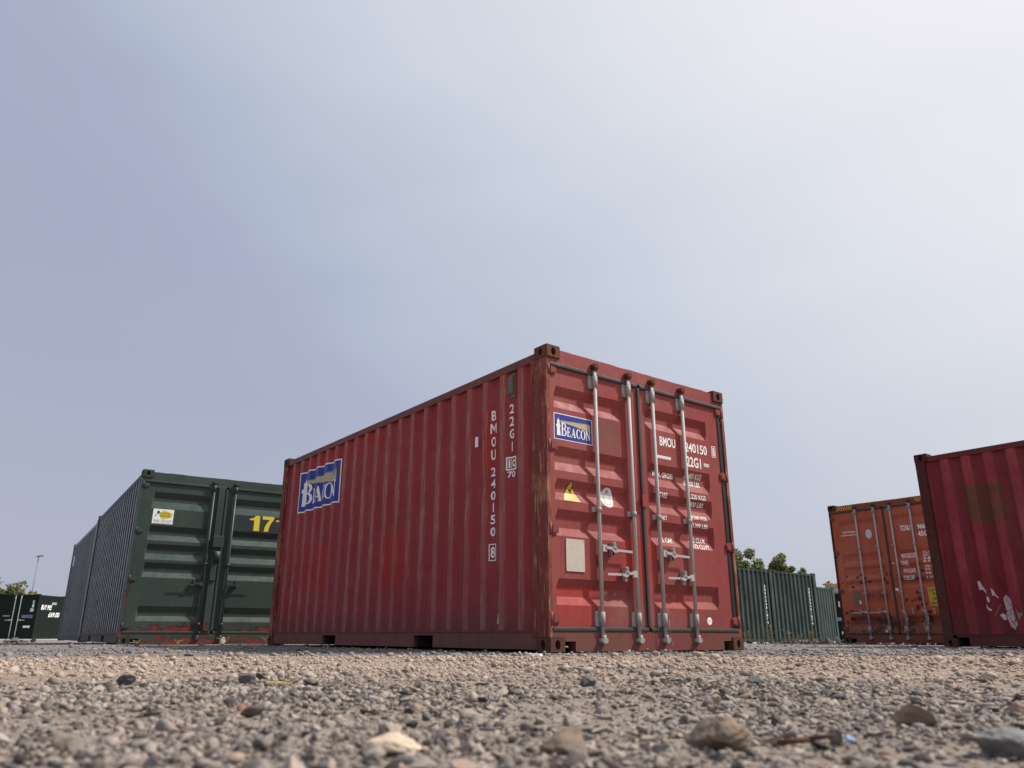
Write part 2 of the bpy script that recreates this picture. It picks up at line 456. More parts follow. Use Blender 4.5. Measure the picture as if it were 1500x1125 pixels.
c = n.mix(n.range(g3, 0.55, 0.75, 0, 0.5), c, (0.09, 0.075, 0.065))
bmp = n.math('ADD', n.math('MULTIPLY', g2, 1.0), n.math('MULTIPLY', g3, 0.5))
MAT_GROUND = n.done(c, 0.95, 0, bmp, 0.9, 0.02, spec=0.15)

def make_ground():
    N = 231
    t = np.linspace(-1, 1, N)
    ax = np.sign(t) * (np.sinh(np.abs(t) * 6.2) / np.sinh(6.2)) * 900
    X, Y = np.meshgrid(ax, ax + 1.5)
    Zz = gz(X, Y)
    V = np.stack([X.ravel(), Y.ravel(), Zz.ravel()], 1)
    i = np.arange(N * N).reshape(N, N)
    F = np.stack([i[:-1, :-1].ravel(), i[:-1, 1:].ravel(), i[1:, 1:].ravel(), i[1:, :-1].ravel()], 1)
    me = bpy.data.meshes.new('ground')
    me.from_pydata(V.tolist(), [], F.tolist())
    me.polygons.foreach_set('use_smooth', [True] * len(F))
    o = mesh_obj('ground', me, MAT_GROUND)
    tag(o, kind='structure')
make_ground()

# pale concrete strip under the far dark green unit
MAT_CONC = plain('pale_concrete', (0.46, 0.43, 0.39), 0.9, var=0.3, scale=6)
bm = bmesh.new()
bx(bm, -60, -19, 42.6, 60, -0.45, -0.115, 0.01)
tag(mesh_obj('pavement', bm, MAT_CONC), kind='structure')

# ------------------------------------------------------------------ loose stones
def ico(sub):
    b = bmesh.new(); bmesh.ops.create_icosphere(b, subdivisions=sub, radius=1)
    V = np.array([v.co[:] for v in b.verts]); F = np.array([[v.index for v in f.verts] for f in b.faces]); b.free()
    return V, F
def chip(V, k, rng, jit=0.18, lo=0.30, hi=0.66):
    V = V * (1 + rng.uniform(-jit, jit, (len(V), 1)))
    for _ in range(k):
        d = rng.normal(size=3); d /= np.linalg.norm(d)
        h = rng.uniform(lo, hi)
        t = V @ d
        V = V - np.clip(t - h, 0, None)[:, None] * d
    return V * rng.uniform(0.6, 1.4, 3)

def rand_rot(nn, rng):
    q = rng.normal(size=(nn, 4)); q /= np.linalg.norm(q, axis=1)[:, None]
    w, x, y, z = q.T
    return np.stack([np.stack([1 - 2 * (y * y + z * z), 2 * (x * y - z * w), 2 * (x * z + y * w)], 1),
                     np.stack([2 * (x * y + z * w), 1 - 2 * (x * x + z * z), 2 * (y * z - x * w)], 1),
                     np.stack([2 * (x * z - y * w), 2 * (y * z + x * w), 1 - 2 * (x * x + y * y)], 1)], 1)

n = NB('loose_stone')
geo = n.t.nodes.new('ShaderNodeNewGeometry')
rnd = geo.outputs['Random Per Island']
s1 = n.noise(220, 4, 0.65); s2 = n.noise(60, 3, 0.6)
c = n.ramp(rnd, [(0.0, (0.05, 0.045, 0.044)), (0.18, (0.095, 0.083, 0.078)), (0.34, (0.22, 0.19, 0.168)), (0.52, (0.32, 0.265, 0.224)), (0.66, (0.42, 0.345, 0.288)),
                 (0.80, (0.24, 0.215, 0.198)), (0.90, (0.40, 0.345, 0.30)), (0.955, (0.33, 0.21, 0.15)), (0.985, (0.52, 0.46, 0.40)), (1.0, (0.13, 0.09, 0.075))])
c = n.mix(n.range(s1, 0.35, 0.7, 0, 0.55), c, (0.11, 0.095, 0.085))
c = n.mix(n.range(s2, 0.45, 0.7, 0, 0.4), c, (0.38, 0.31, 0.26))
sx_ = n.xyz()
rr_ = n.math('SQRT', n.math('ADD', n.math('POWER', sx_[0], 2.0), n.math('POWER', sx_[1], 2.0)))
ln_ = n.noise(0.8, 3, 0.5)
band = n.math('MULTIPLY', n.range(n.math('ADD', rr_, ln_), 2.5, 4.0), n.range(n.math('ADD', rr_, ln_), 6.6, 5.6))
c = n.mix(n.math('MULTIPLY', band, 0.5), c, (0.50, 0.38, 0.295))
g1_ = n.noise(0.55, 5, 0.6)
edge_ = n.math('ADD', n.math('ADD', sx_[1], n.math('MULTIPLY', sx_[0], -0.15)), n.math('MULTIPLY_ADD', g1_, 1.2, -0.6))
far_shade = n.range(edge_, 5.2, 5.7)
c = n.mix(n.math('MULTIPLY', far_shade, 0.65), c, (0.19, 0.178, 0.172))  # stones greyed past the same line, carrying the painted shadow strip
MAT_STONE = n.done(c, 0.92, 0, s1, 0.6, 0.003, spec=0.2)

def scatter(name, groups, rng):
    Vs, Fs, base = [], [], 0
    for (count, r0, r1, med, sig, smax, sub, half) in groups:
        V0, F0 = ico(sub)
        protos = [chip(V0, 10 if sub == 2 else 4, rng, 0.05 if sub == 2 else 0.28, 0.18, 0.52) for _ in range(24)]
        r = np.exp(rng.uniform(math.log(r0), math.log(r1), count)) if r1 / r0 > 3.2 else np.sqrt(rng.uniform(r0 ** 2, r1 ** 2, count))
        th = rng.uniform(-half, half, count)
        x, y = r * np.sin(th), r * np.cos(th)
        pat = np.sin(3.1 * x + 1.3 * y + med * 900) * np.sin(2.2 * y - 1.7 * x + med * 400) + 0.6 * np.sin(7.3 * x + 4.1 * y) * np.sin(6.1 * y + 1.0 - 2.0 * x)
        keep = rng.random(count) < np.clip(0.62 + 0.42 * pat, 0.16, 1.0)
        x, y, r = x[keep], y[keep], r[keep]; count = len(x)
        s = np.clip(np.exp(rng.normal(math.log(med), sig, count)), med * 0.4, smax) * 0.62
        for k in range(24):
            idx = np.arange(k, count, 24)
            if not len(idx): continue
            Rm = rand_rot(len(idx), rng)
            P = np.einsum('nij,vj->nvi', Rm, protos[k]) * s[idx][:, None, None]
            P[:, :, 2] *= 0.66
            P += np.stack([x[idx], y[idx], gz(x[idx], y[idx]) + s[idx] * rng.uniform(-0.15, 0.32, len(idx))], 1)[:, None, :]
            nv = len(V0)
            Vs.append(P.reshape(-1, 3))
            Fs.append((F0[None] + (base + np.arange(len(idx)) * nv)[:, None, None]).reshape(-1, 3))
            base += len(idx) * nv
    V = np.concatenate(Vs).astype(np.float32); F = np.concatenate(Fs).astype(np.int32)
    me = bpy.data.meshes.new(name)
    me.vertices.add(len(V)); me.vertices.foreach_set('co', V.ravel())
    me.loops.add(F.size); me.loops.foreach_set('vertex_index', F.ravel())
    me.polygons.add(len(F)); me.polygons.foreach_set('loop_start', np.arange(0, F.size, 3, dtype=np.int32))
    me.update(calc_edges=True)
    o = mesh_obj(name, me, MAT_STONE)
    tag(o, kind='stuff')
    return o

HALF = R(50)
scatter('gravel', [
    # count, from, to, median size, spread, largest, subdivision, half fan
    (34000, 0.42, 1.5, 0.0070, 0.50, 0.020, 1, HALF), (7600, 0.42, 1.5, 0.0145, 0.42, 0.036, 2, HALF),
    (27000, 1.5, 2.5, 0.0085, 0.50, 0.024, 1, HALF), (5200, 1.5, 2.5, 0.016, 0.45, 0.042, 2, HALF),
    (36000, 2.5, 5.0, 0.0090, 0.50, 0.035, 1, HALF), (2200, 2.5, 5.0, 0.024, 0.35, 0.05, 1, HALF),
    (22000, 4.6, 9.0, 0.012, 0.50, 0.05, 1, HALF), (2600, 5.0, 9.0, 0.026, 0.4, 0.07, 1, HALF),
    (13000, 9.0, 30.0, 0.020, 0.5, 0.08, 1, R(46)),
], RNG)

# ------------------------------------------------------------------ materials
M_WHITE = plain('white_print', (0.86, 0.85, 0.83), 0.6, var=0.08, scale=30)
M_WORN = plain('worn_white_print', (0.74, 0.71, 0.69), 0.7, var=0.35, scale=40)
M_BLUE = plain('blue_print', (0.022, 0.035, 0.27), 0.35, var=0.2, scale=20)
M_YELLOW = plain('pale_yellow_print', (0.66, 0.55, 0.24), 0.5, var=0.15)
M_AMBER = plain('amber_print', (0.72, 0.38, 0.03), 0.5, var=0.2)
M_BLACK = plain('black_print', (0.02, 0.02, 0.022), 0.5, var=0.2)
M_GREYP = plain('grey_print', (0.30, 0.32, 0.34), 0.5, var=0.2)
M_GASKET = plain('rubber_gasket', (0.085, 0.080, 0.076), 0.6, var=0.6, scale=9)
M_GAP = plain('black_rubber', (0.012, 0.012, 0.013), 0.7, var=0.2)
def galv(name, col, rust, seed):
    n = NB(name)
    a = n.noise(25, 5, 0.6, off=(seed, 0, 0)); b = n.noise(1.0, 6, 0.7, sc=(30, 30, 4), off=(seed, 3, 1)); g = n.noise(3, 4, 0.6, off=(seed, 9, 1))
    c = n.mix(n.range(a, 0.3, 0.7, 0, 0.3), col, mul(col, 0.6))
    c = n.mix(n.range(g, 0.45, 0.7, 0, 0.45), c, mul(col, 0.7))
    c = n.mix(n.range(b, 0.62 - rust, 0.70 - rust, 0, 0.8), c, (0.17, 0.075, 0.035))
    c = n.mix(n.range(a, 0.66, 0.72, 0, 0.8), c, (0.08, 0.055, 0.045))
    return n.done(c, 0.62, 0, a, 0.2, 0.003, spec=0.25)
M_GALV = galv('galvanised_steel', (0.47, 0.45, 0.425), 0.0, 1)
M_GALVD = galv('dull_galvanised_steel', (0.42, 0.395, 0.375), 0.05, 2)
M_GASKET = plain('rubber_gasket', (0.05, 0.047, 0.045), 0.65, var=0.5, scale=9)
M_GALV = plain('galvanised_steel', (0.44, 0.42, 0.395), 0.6, 0.0, var=0.22, scale=25, spec=0.3)
M_GALVD = plain('dull_galvanised_steel', (0.37, 0.345, 0.325), 0.6, 0.0, var=0.4, scale=30, spec=0.3)
M_DARK = plain('unlit_plywood', (0.05, 0.035, 0.028), 0.9)
M_CASTRED = paint('rusted_casting', (0.085, 0.034, 0.024), (0.14, 0.062, 0.04), rust=0.35, dirt=0.3, grime=0.2, rough=0.8, seed=2.0)
M_POSTRED = rusty('flaking_post', (0.21, 0.05, 0.038), 0.62, 5.0)

RED = (0.285, 0.042, 0.042); REDF = (0.320, 0.074, 0.068); REDNEW = (0.36, 0.030, 0.028)

M_SIDE = paint('maroon_side', (0.278, 0.038, 0.043), (0.300, 0.060, 0.063), rust=0.05, dirt=0.36, grime=0.5, rough=0.55, scuff_shading=0.388, seed=1.0, crown_amt=0.55, streak=0.7, spec=0.15, patches=[
    ((None, 0.70, 1.60), (None, 0.99, 2.16), REDNEW, 0.75, 0.015), ((None, 4.25, 0.68), (None, 5.25, 1.26), REDNEW, 0.75, 0.03),
    ((None, 2.36, 0.62), (None, 3.05, 1.22), REDNEW, 0.7, 0.03), ((None, 3.0, 2.24), (None, 5.2, 2.47), REDNEW, 0.55, 0.04),
    ((None, 2.7, 1.3), (None, 3.2, 1.8), (0.27, 0.03, 0.03), 0.5, 0.05), ((None, 0.25, 0.10), (None, 5.8, 0.30), (0.16, 0.05, 0.05), 0.5, 0.1)])
M_DOOR = paint('maroon_door', mul((0.275, 0.046, 0.045), 0.96), (0.29, 0.080, 0.071), rust=0.0, dirt=0.28, grime=0.35, rough=0.58, seed=4.0, dust=0.0, spec=0.18, patches=[
    ((0.60, None, 1.68), (0.88, None, 2.01), (0.17, 0.065, 0.05), 0.85, 0.012), ((0.87, None, 0.57), (1.30, None, 0.95), (0.36, 0.040, 0.032), 0.8, 0.02),
    ((0.09, None, 0.17), (0.55, None, 0.52), (0.37, 0.042, 0.034), 0.8, 0.03), ((1.25, None, 0.34), (1.9, None, 0.5), (0.35, 0.045, 0.038), 0.6, 0.05),
    ((0.66, None, 0.17), (1.12, None, 0.42), (0.25, 0.11, 0.09), 0.5, 0.08)])
M_RAILR = paint('maroon_rail', (0.15, 0.042, 0.036), (0.19, 0.065, 0.052), rust=0.2, dirt=0.4, grime=0.5, seed=7.0)
M_SILLR = paint('worn_maroon_sill', mul(RED, 0.9), (0.21, 0.075, 0.055), rust=0.22, dirt=0.4, grime=0.8, seed=8.0)

def corr_depth(L, l, per=0.278, depth=0.036):
    c0 = corr_phase(L, per)
    p = ((l - c0) / per + 0.5) % 1.0 - 0.5
    if l < 0.25 or l > L - 0.25: return depth
    a = abs(p) * per
    return depth * min(max((a - 0.036) / 0.068, 0), 1)
def corr_phase(L, per=0.278):
    k = math.floor((L - 0.72) / per)
    return (L - k * per) / 2
def corr_knees(L, per=0.278):
    c0 = corr_phase(L, per); k = round((L - 2 * c0) / per)
    out = []
    for i in range(k + 1):
        for d in (-0.104, -0.036, 0.036, 0.104): out.append(c0 + i * per + d)
    return out

class Flank:
    """corrugated side with shallow dents; the same table lays the print on it"""
    def __init__(q, L, z0, z1, dent, seed, smooth=()):
        rng = random.Random(seed)
        q.ks = [0.20] + corr_knees(L) + [L - 0.09]
        q.zs = [z0 + (z1 - z0) * i / 11 for i in range(12)]
        q.d = []
        for l in q.ks:
            row = []
            for j, z in enumerate(q.zs):
                e = 0.0
                if 0 < j < 11 and dent:
                    e = rng.uniform(-dent, dent) * 0.7
                    if rng.random() < 0.05 and z < 1.5: e += dent * rng.uniform(1.5, 4)
                row.append(corr_depth(L, l) + e)
            q.d.append(row)
    def depth(q, l, z):
        i = min(max(np.searchsorted(q.ks, l) - 1, 0), len(q.ks) - 2); j = min(max(np.searchsorted(q.zs, z) - 1, 0), len(q.zs) - 2)
        u = (l - q.ks[i]) / (q.ks[i + 1] - q.ks[i]); v = (z - q.zs[j]) / (q.zs[j + 1] - q.zs[j])
        u = min(max(u, 0), 1); v = min(max(v, 0), 1)
        a, b, c, d = q.d[i][j], q.d[i + 1][j], q.d[i][j + 1], q.d[i + 1][j + 1]
        return (a * (1 - u) + b * u) * (1 - v) + (c * (1 - u) + d * u) * v
    def mesh(q, sgn, x0):
        bm = bmesh.new()
        g = [[bm.verts.new((x0 + sgn * e, l, z)) for z, e in zip(q.zs, row)] for l, row in zip(q.ks, q.d)]
        for i in range(len(g) - 1):
            for j in range(len(q.zs) - 1): bm.faces.new((g[i][j], g[i + 1][j], g[i + 1][j + 1], g[i][j + 1]))
        return bm
    def map(q, x0=0.012):
        return lambda a, z, off: (x0 + q.depth(-a, z) - off, -a, z)

def end_panel(W, z0, z1, y0):
    per, dep = 0.25, 0.04
    xs = [0.05]; k = int((W - 0.3) / per); c0 = (W - (k - 1) * per) / 2
    for i in range(k):
        for d in (-0.10, -0.035, 0.035, 0.10): xs.append(c0 + i * per + d)
    xs.append(W - 0.05)
    bm = bmesh.new()
    A, B = [], []
    for x in xs:
        p = abs(((x - c0) / per + 0.5) % 1.0 - 0.5) * per
        d = dep * min(max((p - 0.035) / 0.065, 0), 1)
        A.append(bm.verts.new((x, y0 - d, z0))); B.append(bm.verts.new((x, y0 - d, z1)))
    for i in range(len(xs) - 1): bm.faces.new((A[i], A[i + 1], B[i + 1], B[i]))
    return bm

def casting(cx, cy, cz, sx, sy, sz):
    """corner casting, centre given, s* = outward directions; oval holes on the end and side, round on top or bottom"""
    hx, hy, hz = 0.081, 0.089, 0.059
    bm = bmesh.new()
    cube = bmesh.ops.create_cube(bm, size=2)['verts']
    for v in cube: v.co = Vector((v.co.x * hx, v.co.y * hy, v.co.z * hz))
    bmesh.ops.bevel(bm, geom=bm.edges[:], offset=0.006, segments=2, affect='EDGES')
    todo = [Vector((0, sy, 0)), Vector((sx, 0, 0)), Vector((0, 0, sz))]
    bm.faces.ensure_lookup_table()
    for d in todo:
        f = max((q for q in bm.faces if q.normal.dot(d) > 0.99), key=lambda q: q.calc_area())
        f.normal_update()
        c = f.calc_center_median(); vs = f.verts[:]
        ex = (vs[1].co - vs[0].co) / 2; ey = (vs[2].co - vs[1].co) / 2
        if abs(ex.z) > 1e-5: ex, ey = ey, ex
        # ring of 16 on the rim
        bmesh.ops.delete(bm, geom=[f], context='FACES_ONLY')
        rim, hole, back = [], [], []
        for i in range(16):
            a = 2 * math.pi * i / 16; ca, sa = math.cos(a), math.sin(a); m = max(abs(ca), abs(sa))
            rim.append(bm.verts.new(c + ex * (ca / m) + ey * (sa / m)))
            rx, ry = (0.027, 0.038) if d.z == 0 else (0.03, 0.05)
            h = c + ex.normalized() * ca * rx + ey.normalized() * sa * ry
            hole.append(bm.verts.new(h)); back.append(bm.verts.new(h - d * 0.05))
        for i in range(16):
            j = (i + 1) % 16
            bm.faces.new((rim[i], rim[j], hole[j], hole[i])); bm.faces.new((hole[i], hole[j], back[j], back[i]))
        bm.faces.new(back)
    for v in bm.verts: v.co += Vector((cx, cy, cz))
    bmesh.ops.remove_doubles(bm, verts=bm.verts[:], dist=1e-5)
    return bm

def door_mesh(x0, x1, v0, v1, z0, z1, valleys, y, dep, dent=0.0, seed=0):
    """pressed door leaf: flat frame with horizontal valleys that have sloping ends"""
    rng = random.Random(seed)
    e = 0.028
    nmid = 5
    xs = [x0, v0] + [v0 + e + (v1 - v0 - 2 * e) * i / (nmid - 1) for i in range(nmid)] + [v1, x1]
    zk = [z0] + sorted([k for v in valleys for k in v]) + [z1]
    zs = []
    for a, b in zip(zk[:-1], zk[1:]):
        m = 3 if b - a > 0.2 else 1
        zs += [a + (b - a) * i / m for i in range(m)]
    zs.append(z1)
    def dz(z):
        for t0, t1, b1, b0 in valleys:
            lo, hi = b0, t0
            if lo <= z <= hi:
                if z >= t1: return (t0 - z) / max(t0 - t1, 1e-6)
                if z <= b1: return (z - b0) / max(b1 - b0, 1e-6)
                return 1.0
        return 0.0
    bm = bmesh.new(); G = []
    for i, x in enumerate(xs):
        row = []
        for j, z in enumerate(zs):
            w = 0.0 if i in (0, 1, len(xs) - 1, len(xs) - 2) else 1.0
            d = dz(z) * dep * w
            if dent and 2 < i < len(xs) - 3 and 0 < j < len(zs) - 1: d += rng.uniform(-dent, dent)
            row.append(bm.verts.new((x, y + d, z)))
        G.append(row)
    for i in range(len(xs) - 1):
        for j in range(len(zs) - 1): bm.faces.new((G[i][j], G[i + 1][j], G[i + 1][j + 1], G[i][j + 1]))
    # folded edge
    rim = [G[i][0] for i in range(len(xs))] + [G[-1][j] for j in range(1, len(zs))] + [G[i][-1] for i in range(len(xs) - 2, -1, -1)] + [G[0][j] for j in range(len(zs) - 2, 0, -1)]
    back = [bm.verts.new((v.co.x, y + 0.05, v.co.z)) for v in rim]
    for i in range(len(rim)):
        j = (i + 1) % len(rim); bm.faces.new((rim[i], back[i], back[j], rim[j]))
    return bm

def door_map(valleys, y, dep):
    def f(a, z, off):
        d = 0.0
        for t0, t1, b1, b0 in valleys:
            if b0 <= z <= t0:
                d = (t0 - z) / (t0 - t1) if z >= t1 else (z - b0) / (b1 - b0) if z <= b1 else 1.0
        return (a, y + d * dep - off, z)
    return f
_SHARED = {}
def shared(key, build, mats):
    if key not in _SHARED:
        me = bpy.data.meshes.new(key[0]); bm = build()
        bmesh.ops.recalc_face_normals(bm, faces=bm.faces[:]); bm.to_mesh(me); bm.free()
        for m in (mats if isinstance(mats, (list, tuple)) else [mats]): me.materials.append(m)
        _SHARED[key] = me
    return _SHARED[key]

def hinge_bm(s):
    def b():
        bm = bmesh.new()
        # strap that tapers onto the leaf, folded lug round the pin
        prism(bm, [(s * -0.012, -0.043), (s * 0.030, -0.043), (s * 0.082, -0.030), (s * 0.082, 0.030), (s * 0.030, 0.043), (s * -0.012, 0.043)], 'y', -0.012, -0.001)
        prism(bm, [(s * 0.012, -0.028), (s * 0.030, -0.028), (s * 0.070, -0.019), (s * 0.070, 0.019), (s * 0.030, 0.028), (s * 0.012, 0.028)], 'y', -0.019, -0.0125)
        tube(bm, (s * -0.012, -0.012, -0.05), (s * -0.012, -0.012, 0.05), 0.013, seg=10)
        bx(bm, min(s * -0.036, s * -0.018), max(s * -0.036, s * -0.018), -0.018, 0.03, -0.047, -0.030)
        bx(bm, min(s * -0.036, s * -0.018), max(s * -0.036, s * -0.018), -0.018, 0.03, 0.030, 0.047)
        return bm
    return b
def bracket_bm(h, s=-1):
    def b():
        bm = bmesh.new()
        # welded plate with a clamp shell over the rod
        bx(bm, *sorted((s * 0.064, s * -0.022)), -0.012, 0.0, -h, h, 0.002)
        tube(bm, (0, -0.03, -h * 0.92), (0, -0.03, h * 0.92), 0.0255, seg=12)
        bx(bm, -0.020, 0.020, -0.03, -0.004, -h * 0.9, h * 0.9)
        k = max(1, round(h / 0.03))
        for i in range(k):
            z = 0 if k == 1 else -h * 0.75 + i * 1.5 * h / (k - 1)
            tube(bm, (s * 0.049, -0.021, z), (s * 0.049, -0.010, z), 0.008, seg=6)
        return bm
    return b
def cam_bm(up):
    def b():
        bm = bmesh.new(); u = 1 if up else -1
        tube(bm, (0, -0.03, -0.02 * u), (0, -0.03, 0.045 * u), 0.021, seg=10)
        prism(bm, [(-0.020, 0.010 * u), (0.022, 0.004 * u), (0.034, 0.026 * u), (0.018, 0.046 * u), (-0.014, 0.046 * u), (-0.028, 0.030 * u)], 'y', -0.050, -0.006)
        bx(bm, -0.036, -0.026, -0.040, 0.004, *sorted((0.006 * u, 0.036 * u))); bx(bm, 0.030, 0.040, -0.040, 0.004, *sorted((0.006 * u, 0.036 * u)))
        return bm
    return b
def handle_bm(s, ln=0.33):
    def b():
        bm = bmesh.new()
        # pivot cheek on the rod, cranked bar, flat grip
        bx(bm, *sorted((s * 0.012, s * 0.062)), -0.052, -0.030, -0.028, 0.030, 0.004)
        pts = [(0.05, 0.010), (0.115, 0.004), (0.150, -0.020), (0.20, -0.008), (ln, -0.012)]
        for (a, za), (c, zc) in zip(pts[:-1], pts[1:]):
            wide = 0.012 if c < 0.25 else 0.010
            vs = []
            prism(bm, [(s * a, za - wide), (s * c, zc - wide), (s * c, zc + wide), (s * a, za + wide)], 'y', -0.058 + (0.006 if c > .25 else 0), -0.044)
        return bm
    return b
def catch_bm():
    bm = bmesh.new()
    prism(bm, [(-0.012, 0.03), (-0.016, 0.055), (0, 0.066), (0.016, 0.055), (0.014, 0.03), (0.030, 0.012), (0.028, 0.002), (0.006, 0.012), (-0.006, 0.012)], 'y', -0.064, -0.058)
    prism(bm, [(-0.014, -0.02), (-0.018, -0.045), (0, -0.062), (0.018, -0.045), (0.014, -0.02)], 'y', -0.042, -0.030)
    tube(bm, (0, -0.068, 0.05), (0, -0.002, 0.05), 0.008, seg=8)
    bx(bm, -0.010, 0.010, -0.042, 0.0, -0.05, 0.06)
    return bm
def vent_bm():
    bm = bmesh.new()
    prism(bm, [(-0.05, -0.12), (0.05, -0.12), (0.05, 0.12), (-0.05, 0.12)], 'x', -0.008, 0.0)
    prism(bm, [(-0.036, -0.085), (0.036, -0.085), (0.036, 0.085), (-0.036, 0.085)], 'x', -0.026, -0.0085)
    for k in range(4): bx(bm, -0.030, -0.0265, -0.03, 0.03, -0.07 + k * 0.038, -0.055 + k * 0.038)
    return bm

def container(L, W, H, loc, yaw, label, mats, doors=None, group='shipping containers parked in the yard', detail=True,
              dent=0.002, seed=1, pockets=(), visible_ends=True, header_rust=None, label_cat='shipping container', roof_rise=0.0):
    """mats: side, rail, sill, post, casting, door. Local axes: x across the doors, y along the box away from the doors."""
    t = thing('shipping_container', loc, yaw, label, label_cat, group)
    # castings
    for sx in (-1, 1):
        for sy in (-1, 1):
            for sz in (-1, 1):
                x = 0.081 if sx < 0 else W - 0.081; y = 0.089 if sy < 0 else L - 0.089; z = 0.059 if sz < 0 else H - 0.059
                mesh_obj('corner_casting', casting(x, y, z, sx, sy, sz), mats['casting'], t)
    # posts
    for sx in (-1, 1):
        for sy in (-1, 1):
            bm = bmesh.new()
            if sy < 0:
                a = 0.004; px = lambda v: v if sx < 0 else W - v
                poly = [(px(a), 0.012), (px(0.040), 0.012), (px(0.040), 0.075), (px(0.030), 0.235), (px(a + 0.004), 0.235), (px(a), 0.20)]
                prism(bm, poly, 'z', 0.1185, H - 0.1185)
            else:
                x0, x1 = (0.004, 0.062) if sx < 0 else (W - 0.062, W - 0.004)
                bx(bm, x0, x1, L - 0.13, L - 0.006, 0.1185, H - 0.1185)
            mesh_obj('corner_post', bm, mats['post'], t)
    for sx in (-1, 1):
        px = (lambda v: v) if sx < 0 else (lambda v: W - v)
        bm = bmesh.new()
        bx(bm, *sorted((px(0.008), px(0.066))), 0.179, L - 0.179, H - 0.122, H - 0.048, 0.004)
        mesh_obj('top_rail', bm, mats['rail'], t)
        bm = bmesh.new()
        poly = [(0.179, 0.022)]
        for a, b in pockets: poly += [(a, 0.022), (a, 0.130), (b, 0.130), (b, 0.022)]
        poly += [(L - 0.179, 0.022), (L - 0.179, 0.158), (0.236, 0.158), (0.179, 0.120)]
        prism(bm, poly, 'x', *sorted((px(0.014), px(0.055))))
        mesh_obj('bottom_rail', bm, mats['sill'], t)
        bm = bmesh.new()
        bx(bm, *sorted((px(0.006), px(0.058))), 0.237, L - 0.131, 0.1585, 0.170)
        mesh_obj('rail_lip', bm, mats['rail'], t)
        fk = Flank(L, 0.1705, H - 0.1225, dent, seed + sx)
        if sx < 0: flank = fk
        mesh_obj('side_panel', fk.mesh(1 if sx < 0 else -1, px(0.012)), mats['side'], t)
    for a, b in pockets:
        bm = bmesh.new()
        bx(bm, 0.057, W - 0.057, a - 0.006, a - 0.002, 0.024, 0.134); bx(bm, 0.057, W - 0.057, b + 0.002, b + 0.006, 0.024, 0.134)
        bx(bm, 0.057, W - 0.057, a - 0.0015, b + 0.0015, 0.1315, 0.1345)
        bx(bm, W / 2 - 0.002, W / 2 + 0.002, a - 0.0015, b + 0.0015, 0.024, 0.131)
        mesh_obj('fork_pocket', bm, M_DARK, t)
    bm = bmesh.new(); bx(bm, 0.06, W - 0.06, 0.10, L - 0.10, 0.136, 0.166); mesh_obj('floor', bm, M_DARK, t)
    bm = bmesh.new(); bx(bm, 0.067, W - 0.067, 0.10, L - 0.10, H - 0.085, H - 0.055); mesh_obj('roof', bm, mats['rail'], t)
    mesh_obj('end_panel', end_panel(W, 0.16, H - 0.06, L - 0.025), mats['side'], t)
    bm = bmesh.new(); bx(bm, 0.163, W - 0.163, L - 0.08, L - 0.008, 0.01, 0.159); mesh_obj('end_sill', bm, mats['sill'], t)
    bm = bmesh.new(); bx(bm, 0.163, W - 0.163, L - 0.08, L - 0.008, H - 0.11, H - 0.012); mesh_obj('end_header', bm, mats['rail'], t)
    if not doors:
        mesh_obj('end_panel', end_panel(W, 0.16, H - 0.06, 0.06), mats['side'], t)
        bm = bmesh.new(); bx(bm, 0.163, W - 0.163, 0.012, 0.08, 0.01, 0.159); mesh_obj('end_sill', bm, mats['sill'], t)
        bm = bmesh.new(); bx(bm, 0.163, W - 0.163, 0.012, 0.08, H - 0.11, H - 0.012); mesh_obj('end_header', bm, mats['rail'], t)
        return t, {'flank': flank}
    D = doors
    zt, zb, yd, dep = D.get('zt', H - 0.168), D.get('zb', 0.172), 0.030, D.get('dep', 0.034)
    # header with a slightly battered top edge, sill with two notches
    rng = random.Random(seed + 50)
    bm = bmesh.new()
    K = 26
    top = [(0.163 + (W - 0.326) * i / K, H - 0.028 + rng.uniform(-0.004, 0.002)) for i in range(K + 1)]
    prism(bm, [(0.041, zt + 0.012), (W - 0.041, zt + 0.012), (W - 0.041, H - 0.1185), (W - 0.1625, H - 0.1185)] + top[::-1] + [(0.1625, H - 0.1185), (0.041, H - 0.1185)], 'y', 0.018, 0.085)
    hdr = mesh_obj('door_header', bm, mats['header'] if 'header' in mats else mats['rail'], t)
    bm = bmesh.new()
    nh = 0.085
    prism(bm, [(0.163, nh), (0.283, nh), (0.283, 0.006), (W - 0.283, 0.006), (W - 0.283, nh), (W - 0.163, nh), (W - 0.163, 0.1185), (W - 0.041, 0.1185), (W - 0.041, zb - 0.010), (0.041, zb - 0.010), (0.041, 0.1185), (0.163, 0.1185)], 'y', 0.014, 0.11)
    mesh_obj('door_sill', bm, mats.get('door_sill', mats['sill']), t)
    out = {'flank': flank, 'map': door_map(D['valleys'], yd, dep), 'knees': [k for v in D['valleys'] for k in v], 'doors': []}
    seam = D['seam']
    leaves = [(0.044, seam - 0.018, D['v0'], D['v1'], -1), (seam + 0.018, W - 0.044, D['v2'], D['v3'], 1)]
